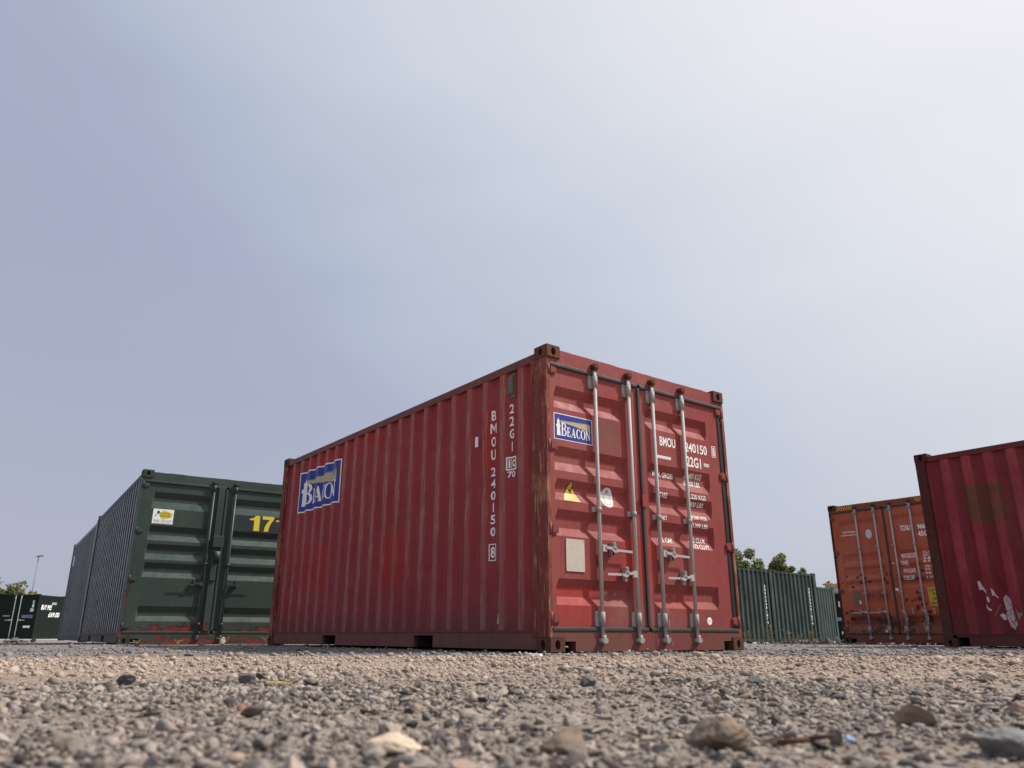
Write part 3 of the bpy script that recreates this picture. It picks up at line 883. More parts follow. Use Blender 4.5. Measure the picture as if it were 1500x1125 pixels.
    for li, (a, b, va, vb, s) in enumerate(leaves):
        d = mesh_obj('door', door_mesh(a, b, va, vb, zb + 0.012, zt - 0.012, D['valleys'], yd, dep, 0.0005, seed + li), mats['door'], t)
        out['doors'].append(d)
        # rubber seal round the leaf
        if D.get('gasket', True):
            def strip(x0, x1, z0, z1, y0, name='gasket', m=None):
                bm = bmesh.new(); bx(bm, x0, x1, y0, 0.07, z0, z1, 0.009)
                mesh_obj(name, bm, m or D.get('gasket_mat', M_GASKET), d)
            strip(a - 0.002, b + 0.002, zt - 0.024, zt + 0.0115, 0.006 + 0.001 * li)
            strip(a - 0.002, b + 0.002, zb - 0.0095, zb + 0.024, 0.006 + 0.001 * li)
            if s < 0: strip(b + 0.0005, b + 0.035, zb + 0.026, zt - 0.026, 0.010)
            else: strip(W - 0.104, W - 0.0455, zb + 0.030, zt - 0.030, 0.022, 'hinge_seal', D.get('gasket_mat', M_GAP))
        hx = 0.044 if s < 0 else W - 0.044
        for hz in D['hinges']:
            mesh_obj('hinge', shared(('hinge', s, mats['door'].name), hinge_bm(-s), D.get('hinge_mat', mats['rail'])), None, d, (hx, yd - 0.001, hz))
    gm = D['rod_mat']; gd = D.get('fit_mat', M_GALVD)
    for x in D['rods']:
        d = out['doors'][0] if x < seam else out['doors'][1]
        bm = bmesh.new()
        tube(bm, (x, yd - 0.03, 0.105), (x, yd - 0.03, H - 0.125), D.get('rod_r', 0.0175), seg=14)
        mesh_obj('lock_rod', bm, gm, d)
        for z in D['big_brackets']: mesh_obj('rod_bracket', shared(('rod_bracket', .06, gd.name), bracket_bm(0.062), gd), None, d, (x, yd - 0.0005, z))
        for z in D['brackets']: mesh_obj('rod_bracket', shared(('rod_bracket', .02, gd.name), bracket_bm(0.022), gd), None, d, (x, yd - 0.0005, z))
        mesh_obj('locking_cam', shared(('locking_cam', 1, gd.name), cam_bm(True), D.get('cam_mat', M_CASTRED)), None, d, (x, yd - 0.010, H - 0.125))
        mesh_obj('locking_cam', shared(('locking_cam', 0, gd.name), cam_bm(False), gd), None, d, (x, yd - 0.010, 0.115))
    for x, z, s in D['handles']:
        d = out['doors'][0] if x < seam else out['doors'][1]
        mesh_obj('door_handle', shared(('door_handle', s, gm.name), handle_bm(s, D.get('handle_len', 0.33)), gm), None, d, (x, yd - 0.001, z))
        mesh_obj('handle_catch', shared(('handle_catch', gd.name), catch_bm, gd), None, d, (x + s * 0.145, yd - 0.0005, z - 0.004))
    return t, out

# ------------------------------------------------------------------ the maroon container in the middle
MAIN_POS, MAIN_YAW = (0.302, 6.361, 0.0), 0.64993
valM = [(2.226, 2.152, 2.098, 2.026), (1.686, 1.614, 1.549, 1.472), (1.403, 1.341, 1.288, 1.218), (1.142, 1.075, .990, .920), (.576, .508, .433, .366)]
L20, WW, H86 = 6.058, 2.438, 2.591
matsM = dict(side=M_SIDE, rail=M_RAILR, sill=M_SILLR, post=M_POSTRED, casting=M_CASTRED, door=M_DOOR, header=M_DOOR)
main, mo = container(L20, WW, H86, MAIN_POS, MAIN_YAW,
    'maroon container with BEACON signs and grey locking bars, in the middle of the yard', matsM, dent=0.0036, seed=3,
    pockets=[(1.765, 2.125), (3.93, 4.29)],
    doors=dict(valleys=valM, seam=1.155, v0=0.10, v1=0.985, v2=1.245, v3=2.15, rods=[0.572, 1.005, 1.332, 1.762], rod_mat=M_GALV,
               hinge_mat=M_DOOR, hinges=[2.365, 1.680, 0.970, 0.262], big_brackets=[2.338, 0.262], brackets=[1.172],
               handles=[(0.572, 0.842, 1), (1.005, 0.640, -1), (1.332, 0.842, 1), (1.762, 0.640, -1)], handle_len=0.37))
dl, dr = mo['doors']
mp, kz = mo['map'], mo['knees']
def dtext(parent, items, mat=M_WHITE, name='lettering', off=0.0016, label=None):
    return decal(name, parent, [(text2d(s, b, bold, sl), mat, off) for s, b, bold, sl in items], mp, (), kz, label)
decal('sign_panel', dl, beacon_art(0.098, 0.548, 1.744, 1.978, M_WHITE, M_BLUE, M_YELLOW, M_GREYP), mp, (), kz, 'blue sign panel reading BEACON')
dtext(dr, [('BMOU', (1.438, 1.662, 1.878, 1.972), 0.02, 0)])
dtext(dr, [('240150', (1.802, 2.138, 1.872, 1.968), 0.02, 0)])
decal('lettering', dr, [(frame2d(2.214, 2.276, 1.868, 1.985, 0.007), M_WHITE, 0.0016), (text2d('8', (2.228, 2.262, 1.882, 1.970), 0.02), M_WHITE, 0.0016)], mp)
dtext(dr, [('22G1', (1.812, 2.03, 1.722, 1.826), 0.02, 0)])
decal('sticker', dr, [(rect2d(2.075, 2.155, 1.752, 1.786), M_WORN, 0.0014), (text2d('1184', (2.084, 2.146, 1.758, 1.778)), M_GREYP, 0.002)], mp)
decal('sticker', dr, [(rect2d(1.362, 1.585, 1.750, 1.780), M_WORN, 0.0014)], mp, label='pale worn strip sticker')
for a, za, h in (('MAX. GROSS', 1.572, .052), ('TARE', 1.374, .048), ('NET', 1.164, .038), ('CU. CAP.', .956, .048)):
    w = {'MAX. GROSS': (1.345, 1.630), 'TARE': (1.394, 1.503), 'NET': (1.391, 1.478), 'CU. CAP.': (1.368, 1.568)}[a]
    dtext(dr, [(a, (w[0], w[1], za, za + h), 0.015, 0)])
for s, z0, z1, x1 in (('30.480 KGS', 1.608, 1.662, 2.045), ('67.200 LBS', 1.533, 1.582, 2.022), ('2.220 KGS', 1.402, 1.450, 2.063), ('4.900 LBS', 1.332, 1.376, 2.044),
                      ('28.260 KGS', 1.205, 1.243, 2.058), ('62.300 LBS', 1.126, 1.168, 2.062), ('33.2 CU.M.', .985, 1.033, 2.045), ('1.173 CU.FT.', .924, .966, 2.09)):
    dtext(dr, [(s, (1.786 if s[0] in '63' and s[1] in '07' else 1.80, x1, z0, z1), 0.012, 0.12 if s[0] in '34' else 0)])
# warning triangle, oval label, plate, small round label
tri = [(0.293, 1.412), (0.190, 1.216), (0.404, 1.216)]
tin = [(0.293, 1.394), (0.203, 1.222), (0.389, 1.222)]
decal('sticker', dl, [(poly2d(tri), M_BLACK, 0.0012), (poly2d(tin), M_AMBER, 0.0018),
                      (poly2d([(0.262, 1.335), (0.300, 1.285), (0.312, 1.330), (0.330, 1.352), (0.308, 1.348), (0.296, 1.322)]), M_BLACK, 0.0024)], mp, (), kz, 'amber warning triangle sticker')
decal('sticker', dl, [(ell2d(0.726, 1.296, 0.078, 0.090), M_WORN, 0.0012), (rect2d(0.690, 0.765, 1.235, 1.33), M_GREYP, 0.0018), (rect2d(0.697, 0.758, 1.242, 1.323), M_WORN, 0.0024), (ell2d(0.726, 1.352, 0.018, 0.015), M_GREYP, 0.0018)], mp, (), kz, 'white round sticker')
M_PLATE = plain('weathered_backing_plate', (0.60, 0.53, 0.44), 0.8, var=0.45, scale=60)
bm = bmesh.new(); bx(bm, 0.206, 0.412, 0.0225, 0.0285, 0.634, 0.900, 0.002)
for qx, qz in ((0.214, 0.642), (0.404, 0.642), (0.214, 0.892), (0.404, 0.892)): tube(bm, (qx, 0.019, qz), (qx, 0.0226, qz), 0.005, seg=6)
mesh_obj('plate', bm, M_PLATE, dl)
decal('sticker', dr, [(ell2d(1.986, 0.262, 0.035, 0.035), M_WHITE, 0.0014), (text2d('NO.72', (1.964, 2.008, .255, .268)), M_GREYP, 0.002)], mp, label='small round white sticker')
M_CHALK = plain('faint_chalk', (0.36, 0.14, 0.13), 0.8, var=0.4, scale=60)
def stroke(p, q, w=0.004):
    d = Vector((q[0] - p[0], q[1] - p[1])).normalized(); nrm = (-d.y * w / 2, d.x * w / 2)
    return [(p[0] + nrm[0], p[1] + nrm[1]), (q[0] + nrm[0], q[1] + nrm[1]), (q[0] - nrm[0], q[1] - nrm[1]), (p[0] - nrm[0], p[1] - nrm[1])], [(0, 1, 2, 3)]
SCR = [((1.40, .21), (1.425, .31)), ((1.455, .20), (1.47, .31)), ((1.41, .25), (1.46, .262)), ((1.50, .21), (1.53, .30)), ((1.53, .30), (1.575, .29)), ((1.575, .29), (1.57, .22)), ((1.57, .22), (1.50, .21)), ((1.545, .23), (1.61, .20)), ((1.85, .30), (1.87, .23)), ((1.87, .23), (1.90, .30)), ((1.90, .30), (1.925, .23))]
scrib = decal('chalk_scribble', dr, [(stroke(p, q), M_CHALK, 0.0014 + 0.0002 * (i % 3)) for i, (p, q) in enumerate(SCR)], mp, (), (), 'faint chalk scribble')
scrib['kind'] = 'stuff'
bm = bmesh.new(); bx(bm, 1.128, 1.208, 0.000, 0.0095, 1.250, 1.362, 0.004); mesh_obj('centre_lug', bm, M_DOOR, dr)
# seal wire
bm = bmesh.new()
pw = [(1.332, -0.04, 0.36), (1.338, -0.05, 0.26), (1.345, -0.045, 0.12), (1.362, -0.05, 0.07), (1.375, -0.045, 0.03)]
for a, b in zip(pw[:-1], pw[1:]): tube(bm, a, b, 0.003, seg=6)
mesh_obj('seal_wire', bm, M_GALVD, dr)
# left flank
sm = mo['flank'].map(); skz = mo['flank'].zs
skn = [-k for k in corr_knees(L20)]
art = beacon_art(-5.41, -4.16, 1.725, 2.288, M_WHITE, M_BLUE, M_YELLOW, M_GREYP)
decal('sign_panel', main, art, sm, skn, skz, 'large blue sign panel reading BEACON folded over the corrugations')
xa, xb = -0.835, -0.555
decal('lettering', main, [(g, M_WHITE, 0.002) for g in column2d('BMOU', xa, 0.055, 2.165, 1.655)], sm, skn, skz)
decal('lettering', main, [(g, M_WHITE, 0.002) for g in column2d('240150', xa, 0.055, 1.615, 0.955)], sm, skn, skz)
decal('lettering', main, [(frame2d(xa - 0.042, xa + 0.042, 0.765, 0.915, 0.008), M_WHITE, 0.002), (text2d('8', (xa - .026, xa + .026, .79, .89), 0.02), M_WHITE, 0.002)], sm, skn, skz)
decal('lettering', main, [(g, M_WHITE, 0.002) for g in column2d('22G1', xb, 0.052, 2.165, 1.69)], sm, skn, skz)
decal('emblem', main, [(frame2d(xb - 0.058, xb + 0.058, 1.545, 1.668, 0.013), M_WHITE, 0.002), (text2d('i', (xb - .036, xb - .016, 1.567, 1.646), 0.03), M_WHITE, 0.002), (rect2d(xb - 0.008, xb - 0.001, 1.56, 1.655), M_WHITE, 0.002), (text2d('c', (xb + .006, xb + .040, 1.572, 1.640), 0.03), M_WHITE, 0.002)], sm, skn, skz)
decal('lettering', main, [(text2d('70', (xb - .045, xb + .045, 1.478, 1.536), 0.02), M_WHITE, 0.002)], sm, skn, skz)
vent = mesh_obj('vent', shared(('vent', 'a'), vent_bm, plain('vent_grey', (0.17, 0.14, 0.13), 0.6)), None, main, (0.048, 0.555, 2.345))
bm = bmesh.new(); bx(bm, 0.000, 0.012, 1.045, 1.085, 1.845, 1.945, 0.003); mesh_obj('marker_plate', bm, M_WHITE, main)
decal('sticker', main, [(poly2d([(-0.76, .225), (-0.70, .225), (-0.695, .31), (-0.72, .275)]), M_WORN, 0.002)], sm, skn, skz, label='torn grey remnant of a label')

# ------------------------------------------------------------------ dark green container on the left
GREEN = (0.036, 0.056, 0.047); GREENF = (0.056, 0.077, 0.065); PRIMER = (0.20, 0.028, 0.024)
M_GDOOR = paint('dark_green_door', GREEN, GREENF, rust=-0.05, dirt=0.25, grime=0.3, rough=0.42, seed=12, dust=0.75, flake=PRIMER, flake_bias=-0.13, flake_zone=(0.17, 0.46), patches=[((1.48, None, 1.68), (2.35, None, 2.10), (0.035, 0.042, 0.046), 0.9, 0.02)])
M_GSIDE = paint('slate_green_side', (0.017, 0.021, 0.023), (0.026, 0.031, 0.034), rust=-0.05, dirt=0.2, grime=0.5, rough=0.24, scuff_shading=0.388, seed=14, streak=0.1, crown_amt=0.85, sat=(3.2, 3.4, 3.7), spec=0.25, crown_w=(0.15, 0.10), bump=0.04)  # pale crowns paint in the sky's glint along the ridges
M_GRAIL = paint('dark_green_rail', GREEN, GREENF, rust=0.05, dirt=0.3, grime=0.4, rough=0.5, seed=16)
M_GSILL = paint('grey_green_sill', (0.075, 0.075, 0.072), (0.10, 0.098, 0.09), rust=0.1, dirt=0.4, grime=0.7, rough=0.6, seed=17)
M_GSILLD = paint('peeling_green_sill', GREEN, GREENF, rust=0.1, dirt=0.3, grime=0.4, rough=0.55, seed=18, flake=PRIMER, flake_bias=-0.12, flake_zone=(0.0, 0.26))
M_GPOST = paint('peeling_green_post', GREEN, GREENF, rust=0.1, dirt=0.3, grime=0.4, rough=0.5, seed=19, flake=PRIMER, flake_zone=(0.0, 2.6))
M_GCAST = rusty('green_casting', (0.045, 0.055, 0.045), 0.25, 7.0)
M_GPLAIN = paint('dark_green_fittings', GREEN, GREENF, rust=0.05, dirt=0.3, grime=0.2, rough=0.5, seed=20)
M_GROD = plain('green_painted_rod', (0.05, 0.065, 0.058), 0.45, var=0.5, scale=18)
matsG = dict(side=M_GSIDE, rail=M_GRAIL, sill=M_GSILL, post=M_GPOST, casting=M_GCAST, door=M_GDOOR, door_sill=M_GSILLD)
valG = [(2.262, 2.165, 2.118, 2.010), (1.745, 1.660, 1.605, 1.520), (1.468, 1.392, 1.325, 1.232), (1.190, 1.112, 1.048, .968), (.553, .476, .412, .336)]
GP, GY = (-5.71, 11.77, -0.012), 0.5737
green, go = container(L20, WW, H86, GP, GY, 'dark green container with peeling red paint along its base and yellow number 171', matsG, seed=21, dent=0.0, pockets=[(1.85, 2.21), (3.93, 4.29)],
    doors=dict(valleys=valG, seam=1.292, v0=0.19, v1=1.065, v2=1.42, v3=2.28, rods=[1.085, 1.425], rod_mat=M_GROD, fit_mat=M_GROD, cam_mat=M_GROD, gasket=True, gasket_mat=M_GRAIL,
               hinges=[2.36, 1.657, 0.944, 0.265], big_brackets=[2.40], brackets=[1.20, 0.30], handles=[(1.085, 0.890, -1), (1.425, 0.890, 1)], handle_len=0.42, hinge_mat=M_GPLAIN))
gl, gr = go['doors']
bm = bmesh.new(); bx(bm, 1.155, 1.255, -0.006, 0.0095, 0.20, 2.40, 0.004)
mesh_obj('cover_strip', bm, M_GDOOR, gl)
bm = bmesh.new(); bx(bm, 1.145, 1.31, -0.055, -0.0065, 1.46, 1.64, 0.008); mesh_obj('lock_box', bm, M_GDOOR, gl)
bm = bmesh.new(); tube(bm, (1.235, -0.03, 1.25), (1.235, -0.03, 1.40), 0.045, seg=12); mesh_obj('lock_sleeve', bm, M_GDOOR, gl)
bm = bmesh.new(); bx(bm, 1.165, 1.245, -0.028, -0.0065, 0.95, 1.23, 0.006); mesh_obj('lock_bar', bm, M_GDOOR, gl)
mp = go['map']
M_YEL2 = plain('yellow_print', (0.72, 0.58, 0.04), 0.5, var=0.1)
ONE = [(0, .70), (0, .80), (.13, .81), (.24, .86), (.33, 1), (.60, 1), (.60, 0), (.26, 0), (.26, .70)]
SEV = [(0, 1), (.80, 1), (.80, .84), (.60, .55), (.50, .28), (.46, 0), (.15, 0), (.20, .30), (.32, .55), (.50, .79), (0, .79)]
def digit(pts, x0, z0, k): return poly2d([(x0 + p[0] * k, z0 + p[1] * 0.245) for p in pts])
decal('lettering', gr, [(digit(ONE, 1.70, 1.766, 0.27), M_YEL2, 0.0016), (digit(SEV, 1.905, 1.768, 0.235), M_YEL2, 0.0016), (digit(ONE, 2.13, 1.768, 0.27), M_YEL2, 0.0016)], mp, (), go['knees'], 'yellow number 171')
blob = [(0.377 + 0.098 * math.cos(a) * (1 + .10 * math.sin(5 * a)) + .01, 1.912 + .062 * math.sin(a) * (1 + .2 * math.cos(3 * a))) for a in [2 * math.pi * i / 24 for i in range(24)]]
blob = [(x + 0.03, z) for x, z in blob]
decal('sticker', gl, [(rect2d(0.228, 0.528, 1.775, 2.000), M_WHITE, 0.0014), (poly2d(blob), M_YEL2, 0.002),
    (text2d('U-HOLD', (.335, .475, 1.922, 1.952), 0.02), M_BLACK, 0.0026), (text2d('THE KEY', (.325, .490, 1.880, 1.910), 0.02), M_BLACK, 0.0026),
    (ell2d(.305, 1.950, .020, .022), M_BLACK, 0.0024), (poly2d([(.292, 1.940), (.300, 1.932), (.262, 1.878), (.256, 1.884)]), M_BLACK, 0.0026),
    (text2d('0800 158 4278', (.245, .512, 1.802, 1.836), 0.01), M_GREYP, 0.002), (rect2d(.262, .490, 1.786, 1.791), M_GREYP, 0.002)], mp, (), go['knees'], 'white and yellow key sticker')

# pale grey one straight behind it
M_SSIDE = paint('slate_grey_side', (0.058, 0.066, 0.071), (0.082, 0.092, 0.097), rust=-0.1, dirt=0.15, grime=0.4, rough=0.35, scuff_shading=0.388, seed=24, streak=0.1)
matsS = dict(side=M_SSIDE, rail=M_SSIDE, sill=M_GSILL, post=M_SSIDE, casting=M_SSIDE)
slate, so = container(L20, WW, H86, (-9.20, 17.24, -0.02), GY, 'slate grey container end to end behind the green one numbered 171', matsS, seed=25, dent=0.001)
decal('sticker', slate, [(rect2d(-5.55, -5.25, 1.95, 2.22), M_WHITE, 0.002)], so['flank'].map(), skn, so['flank'].zs, 'white sticker')

# ------------------------------------------------------------------ orange high box and the maroon one on the right
ORANGE = (0.41, 0.092, 0.045); ORF = (0.47, 0.145, 0.082)
M_ODOOR = paint('orange_door', ORANGE, ORF, rust=0.02, dirt=0.3, grime=0.75, rough=0.5, seed=31, dust=0.2, spots=1.7, patches=[((0.2, None, 0.25), (2.3, None, 0.55), (0.085, 0.03, 0.02), 0.75, 0.08), ((0.6, None, 0.85), (1.1, None, 1.0), (0.10, 0.04, 0.025), 0.8, 0.06), ((1.3, None, 1.18), (2.3, None, 1.32), (0.12, 0.04, 0.025), 0.6, 0.05)])
M_ORAIL = paint('orange_rail', mul(ORANGE, 0.62), mul(ORF, 0.55), rust=0.15, dirt=0.4, grime=0.7, rough=0.55, seed=32)
M_OPOST = paint('soot_dark_post', (0.05, 0.022, 0.016), (0.075, 0.03, 0.02), rust=0.15, dirt=0.4, grime=0.5, rough=0.6, seed=33)
M_OSIDE = paint('orange_side', ORANGE, ORF, rust=0.1, dirt=0.3, grime=0.5, scuff_shading=0.388, seed=34)
H96 = 2.896
valO = [(2.547, 2.473, 2.443, 2.324), (1.825, 1.752, 1.664, 1.592), (1.548, 1.490, 1.374, 1.288), (1.259, 1.201, 1.144, 1.072), (.531, .460, .375, .263)]
matsO = dict(side=M_OSIDE, rail=M_ORAIL, sill=M_ORAIL, post=M_OPOST, casting=M_OPOST, door=M_ODOOR)
orange, oo = container(12.192, WW, H96, (7.054, 17.229, -0.003), -0.8908, 'orange high cube container with rust spots and TRITON lettering, beside a maroon one', matsO, seed=35,
    doors=dict(valleys=valO, seam=1.205, v0=0.19, v1=1.10, v2=1.31, v3=2.25, rods=[0.610, 1.022, 1.366, 1.775], rod_mat=M_GALV, hinges=[2.60, 1.85, 1.05, 0.27],
               big_brackets=[2.70, 0.27], brackets=[1.925, 0.99], handles=[(0.610, 0.610, -1), (1.022, 0.610, -1)], handle_len=0.33))
ol, orr = oo['doors']; mp = oo['map']; kz = oo['knees']
for hx in (1.366, 1.775):   # two handles hanging loose beside their bars, their catches empty
    bm = bmesh.new()
    bx(bm, hx - 0.03, hx + 0.035, -0.046, -0.018, 0.585, 0.645, 0.004)
    tube(bm, (hx + 0.028, -0.032, 0.60), (hx + 0.048, -0.030, 0.50), 0.013, 0.011, seg=8); tube(bm, (hx + 0.048, -0.030, 0.50), (hx + 0.044, -0.030, 0.38), 0.014, 0.014, seg=8)
    tube(bm, (hx + 0.044, -0.030, 0.38), (hx + 0.020, -0.032, 0.33), 0.013, 0.008, seg=8)
    mesh_obj('door_handle', bm, M_GALVD, orr)
    mesh_obj('handle_catch', shared(('handle_catch', M_GALVD.name), catch_bm, M_GALVD), None, orr, (hx + 0.178, 0.0295, 0.612))
dtext(ol, [('TRITON', (0.255, 0.555, 2.262, 2.302), 0.02, 0)])
decal('lettering', ol, [(rect2d(0.22, 0.585, 2.212, 2.224), M_WHITE, 0.0016)], mp)
decal('sticker', ol, [(ell2d(0.842, 2.206, 0.066, 0.098), plain('pale_blue_print', (0.55, 0.60, 0.70), 0.5), 0.0016)], mp, label='pale oval sticker')
bm = bmesh.new(); bx(bm, 0.325, 0.490, 0.022, 0.0285, 0.750, 1.040, 0.002); mesh_obj('plate', bm, plain('olive_plate', (0.17, 0.14, 0.08), 0.6), ol)
decal('sticker', ol, [(rect2d(0.448, 0.483, 0.780, 0.845), M_WHITE, 0.0090)], mp, label='tiny white sticker on the plate')
dtext(orr, [('TCNU', (1.516, 1.722, 2.200, 2.310), 0.03, 0)])
dtext(orr, [('966', (1.868, 2.020, 2.205, 2.307), 0.03, 0)])
dtext(orr, [('45G1', (1.858, 2.090, 2.060, 2.165), 0.03, 0)])
for t_, a_ in (('MAXGROSS', (1.447, 1.733, 1.655, 1.750)), ('TARE', (1.434, 1.574, 1.515, 1.600)), ('PAYLOAD', (1.446, 1.689, 1.365, 1.446)), ('CUB.CAP', (1.442, 1.660, 1.220, 1.306))):
    dtext(orr, [(t_, a_, 0.02, 0)])
for t_, z in (('32.47', 1.725), ('67.20', 1.665), ('3.88', 1.605), ('8.57', 1.545), ('28.62', 1.455), ('63.13', 1.395), ('76.4', 1.315), ('2.700', 1.230)):
    dtext(orr, [(t_, (1.878, 2.085, z, z + 0.045), 0.01, 0)])
decal('sticker', orr, [(rect2d(1.871, 2.18, 0.700, 1.060), plain('dull_yellow_print', (0.55, 0.36, 0.03), 0.5), 0.0014)] +
      [(text2d(t_, (x0, x1, z, z + 0.06), 0.02), M_BLACK, 0.002) for t_, x0, x1, z in (('CAUTION', 1.895, 2.16, .975), ("9'6\"", 1.96, 2.08, .895), ('HIGH', 1.95, 2.10, .81), ('CONTAINER', 1.885, 2.17, .72))], mp, (), kz, 'yellow caution label')
for qx, qz in ((1.271, 1.586), (1.272, 1.042), (0.95, 0.235)):
    decal('sticker', ol if qx < 1.2 else orr, [(rect2d(qx - 0.034, qx + 0.034, qz - 0.024, qz + 0.024), M_WHITE, 0.0016)], mp, label='small white tag')
for k in range(7):
    x = 0.19 + k * 0.052
    pts = [(x, H96 - 0.132), (x + 0.026, H96 - 0.132), (x + 0.062, H96 - 0.05), (x + 0.036, H96 - 0.05)]
    decal('hazard_stripe', orange, [(poly2d(pts), M_AMBER, 0.0)], lambda a, z, off: (a, 0.0160, z))
for k in range(5):
    x = 1.90 + k * 0.052
    pts = [(x + .036, H96 - 0.132), (x + .062, H96 - 0.132), (x + 0.026, H96 - 0.05), (x, H96 - 0.05)]
    decal('hazard_stripe', orange, [(poly2d(pts), M_AMBER, 0.0)], lambda a, z, off: (a, 0.0160, z))

M_RSIDE = paint('deep_maroon_side', (0.180, 0.020, 0.025), (0.205, 0.034, 0.039), rust=0.12, dirt=0.35, grime=0.6, rough=0.5, seed=41, scuff_shading=0.388, streak=0.15, crown_amt=1.0, crown_mul=1.75, crown_w=(0.23, 0.19), patches=[
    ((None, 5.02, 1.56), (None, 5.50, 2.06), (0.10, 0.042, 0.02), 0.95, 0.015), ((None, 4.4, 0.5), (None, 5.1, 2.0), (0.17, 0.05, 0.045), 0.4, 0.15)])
M_RRAIL = paint('deep_maroon_rail', (0.13, 0.02, 0.024), (0.15, 0.04, 0.04), rust=0.2, dirt=0.35, grime=0.6, seed=42)
M_RPOST = paint('dark_rust_post', (0.075, 0.022, 0.02), (0.11, 0.04, 0.032), rust=0.35, dirt=0.4, grime=0.5, rough=0.7, seed=44)
matsR = dict(side=M_RSIDE, rail=M_RRAIL, sill=M_RRAIL, post=M_RPOST, casting=M_RPOST)
RY = 0.655
rv = (-math.sin(RY), math.cos(RY))
RP = (5.7148 - rv[0] * L20, 10.743 - rv[1] * L20, -0.012)
rightc, ro_ = container(L20, WW, H86, RP, RY, 'deep maroon container with torn white sticker scraps on its side', matsR, seed=43, dent=0.004, pockets=[(1.0, 1.36), (5.735, 5.875)])
smr = ro_['flank'].map()
def scrap(lz, mat, lab):
    decal('sticker', rightc, [(poly2d([(-(L20 + l), z) for l, z in lz]), mat, 0.002)], smr, skn, ro_['flank'].zs, lab)
M_SCRAP = plain('torn_paper', (0.66, 0.62, 0.62), 0.8, var=0.3, scale=50)
M_SCRAP2 = NB('peeled_sticker')
q = M_SCRAP2.noise(28, 5, 0.7)
M_SCRAP2 = M_SCRAP2.done(M_SCRAP2.ramp(q, [(0.40, (0.13, 0.03, 0.03)), (0.47, (0.50, 0.40, 0.38)), (0.62, (0.62, 0.56, 0.54))]), 0.8)
scrap([(-.53, .82), (-.56, .83), (-.585, .77), (-.63, .70), (-.63, .665), (-.60, .70), (-.575, .72), (-.54, .715)], M_SCRAP, 'torn white scrap')
scrap([(-.69, .735), (-.72, .70), (-.755, .645), (-.75, .60), (-.72, .64), (-.695, .64)], M_SCRAP, 'torn white scrap')
scrap([(-.625, .63), (-.65, .62), (-.655, .565), (-.63, .555), (-.615, .59)], M_SCRAP, 'torn white scrap')
scrap([(-.60, .54), (-.615, .50), (-.66, .47), (-.655, .45), (-.62, .455), (-.595, .49)], M_SCRAP, 'torn white scrap')
scrap([(-.735, .40), (-.77, .42), (-.80, .40), (-.80, .345), (-.77, .335)], M_SCRAP, 'torn white scrap')
scrap([(-.80, .60), (-.84, .645), (-.895, .60), (-.905, .40), (-.925, .28), (-.88, .22), (-.83, .26), (-.81, .36), (-.815, .48)], M_SCRAP2, 'peeling patterned strip')
scrap([(-.935, .49), (-.95, .43), (-1.00, .41), (-.945, .33)], plain('tan_scrap', (0.34, 0.25, 0.16), 0.8), 'torn tan scrap')
scrap([(-.76, .535), (-.765, .525), (-.685, .375), (-.68, .382)], plain('scratch', (0.33, 0.17, 0.12), 0.8), 'long pale scratch')

# ------------------------------------------------------------------ far containers
M_B1 = paint('grey_green_side', (0.026, 0.036, 0.032), (0.032, 0.043, 0.039), rust=-0.1, dirt=0.2, grime=0.2, rough=0.5, scuff_shading=corr_phase(2.991), seed=51, streak=0.0, crown_amt=1.0, crown_mul=2.9, crown_w=(0.23, 0.19), spec=0.1)  # dark base under bright crowns: ridge shadow in the recesses put into the colour
M_B2 = paint('mid_green_side', (0.036, 0.055, 0.046), (0.046, 0.067, 0.057), rust=-0.1, dirt=0.2, grime=0.2, rough=0.5, seed=52, scuff_shading=corr_phase(2.991), streak=0.0, crown_amt=1.0, crown_mul=1.8, crown_w=(0.24, 0.17), spec=0.25)  # milder painted ridge shading, recesses darker than crowns
M_BD = paint('black_green_side', (0.006, 0.012, 0.010), (0.009, 0.016, 0.013), rust=-0.2, dirt=0.1, grime=0.05, rough=0.6, seed=53, spec=0.15)
mB1 = dict(side=M_B1, rail=M_B1, sill=M_B1, post=M_B1, casting=M_B1)
mB2 = dict(side=M_B2, rail=M_B2, sill=M_B2, post=M_B2, casting=M_B2)
mBD = dict(side=M_BD, rail=M_BD, sill=M_BD, post=M_BD, casting=M_BD, door=M_BD)
BY = 0.691
def side_on(L, W, origin, yaw, label, mats, lettering=True, seed=1):
    """a short box that shows its long side along +u: turned a quarter, so its left side faces -v"""
    u = Vector((math.cos(yaw), math.sin(yaw), 0))
    # local y runs along u reversed: rotate by yaw+90 so that local -x faces the viewer
    o = Vector(origin) + u * L
    return container(L, W, H86, o, yaw + math.pi / 2, label, mats, seed=seed, dent=0.001)
ub = Vector((math.cos(BY), math.sin(BY), 0))
b1o = Vector((9.74, 29.485, -0.0975))
bmid = side_on(2.991, WW, b1o, BY, 'grey green ten foot container side on below the tree, the right one of two', mB1, seed=61)
bleft = side_on(2.991, WW, b1o - ub * 3.03 + Vector((0, 0.0, -0.0)), BY, 'grey green ten foot container partly hidden behind the maroon one with BEACON signs', mB1, seed=62)
b3 = side_on(2.991, WW, (13.85, 37.2, -0.17), 0.80, 'lighter green container standing back behind the two grey green ones', mB2, seed=63)
for c, cf in (bmid, bleft):
    cf = cf['flank']
    k10 = [-k for k in corr_knees(2.991)]
    lx = -0.66
    decal('lettering', c, [(g, M_WHITE, 0.003) for g in column2d('GESU2401874', -(corr_phase(2.991) + 0.278 * 0.5), 0.07, 2.02, 0.62, 0.05)], cf.map(), k10, cf.zs)
# note: doors of these two face away

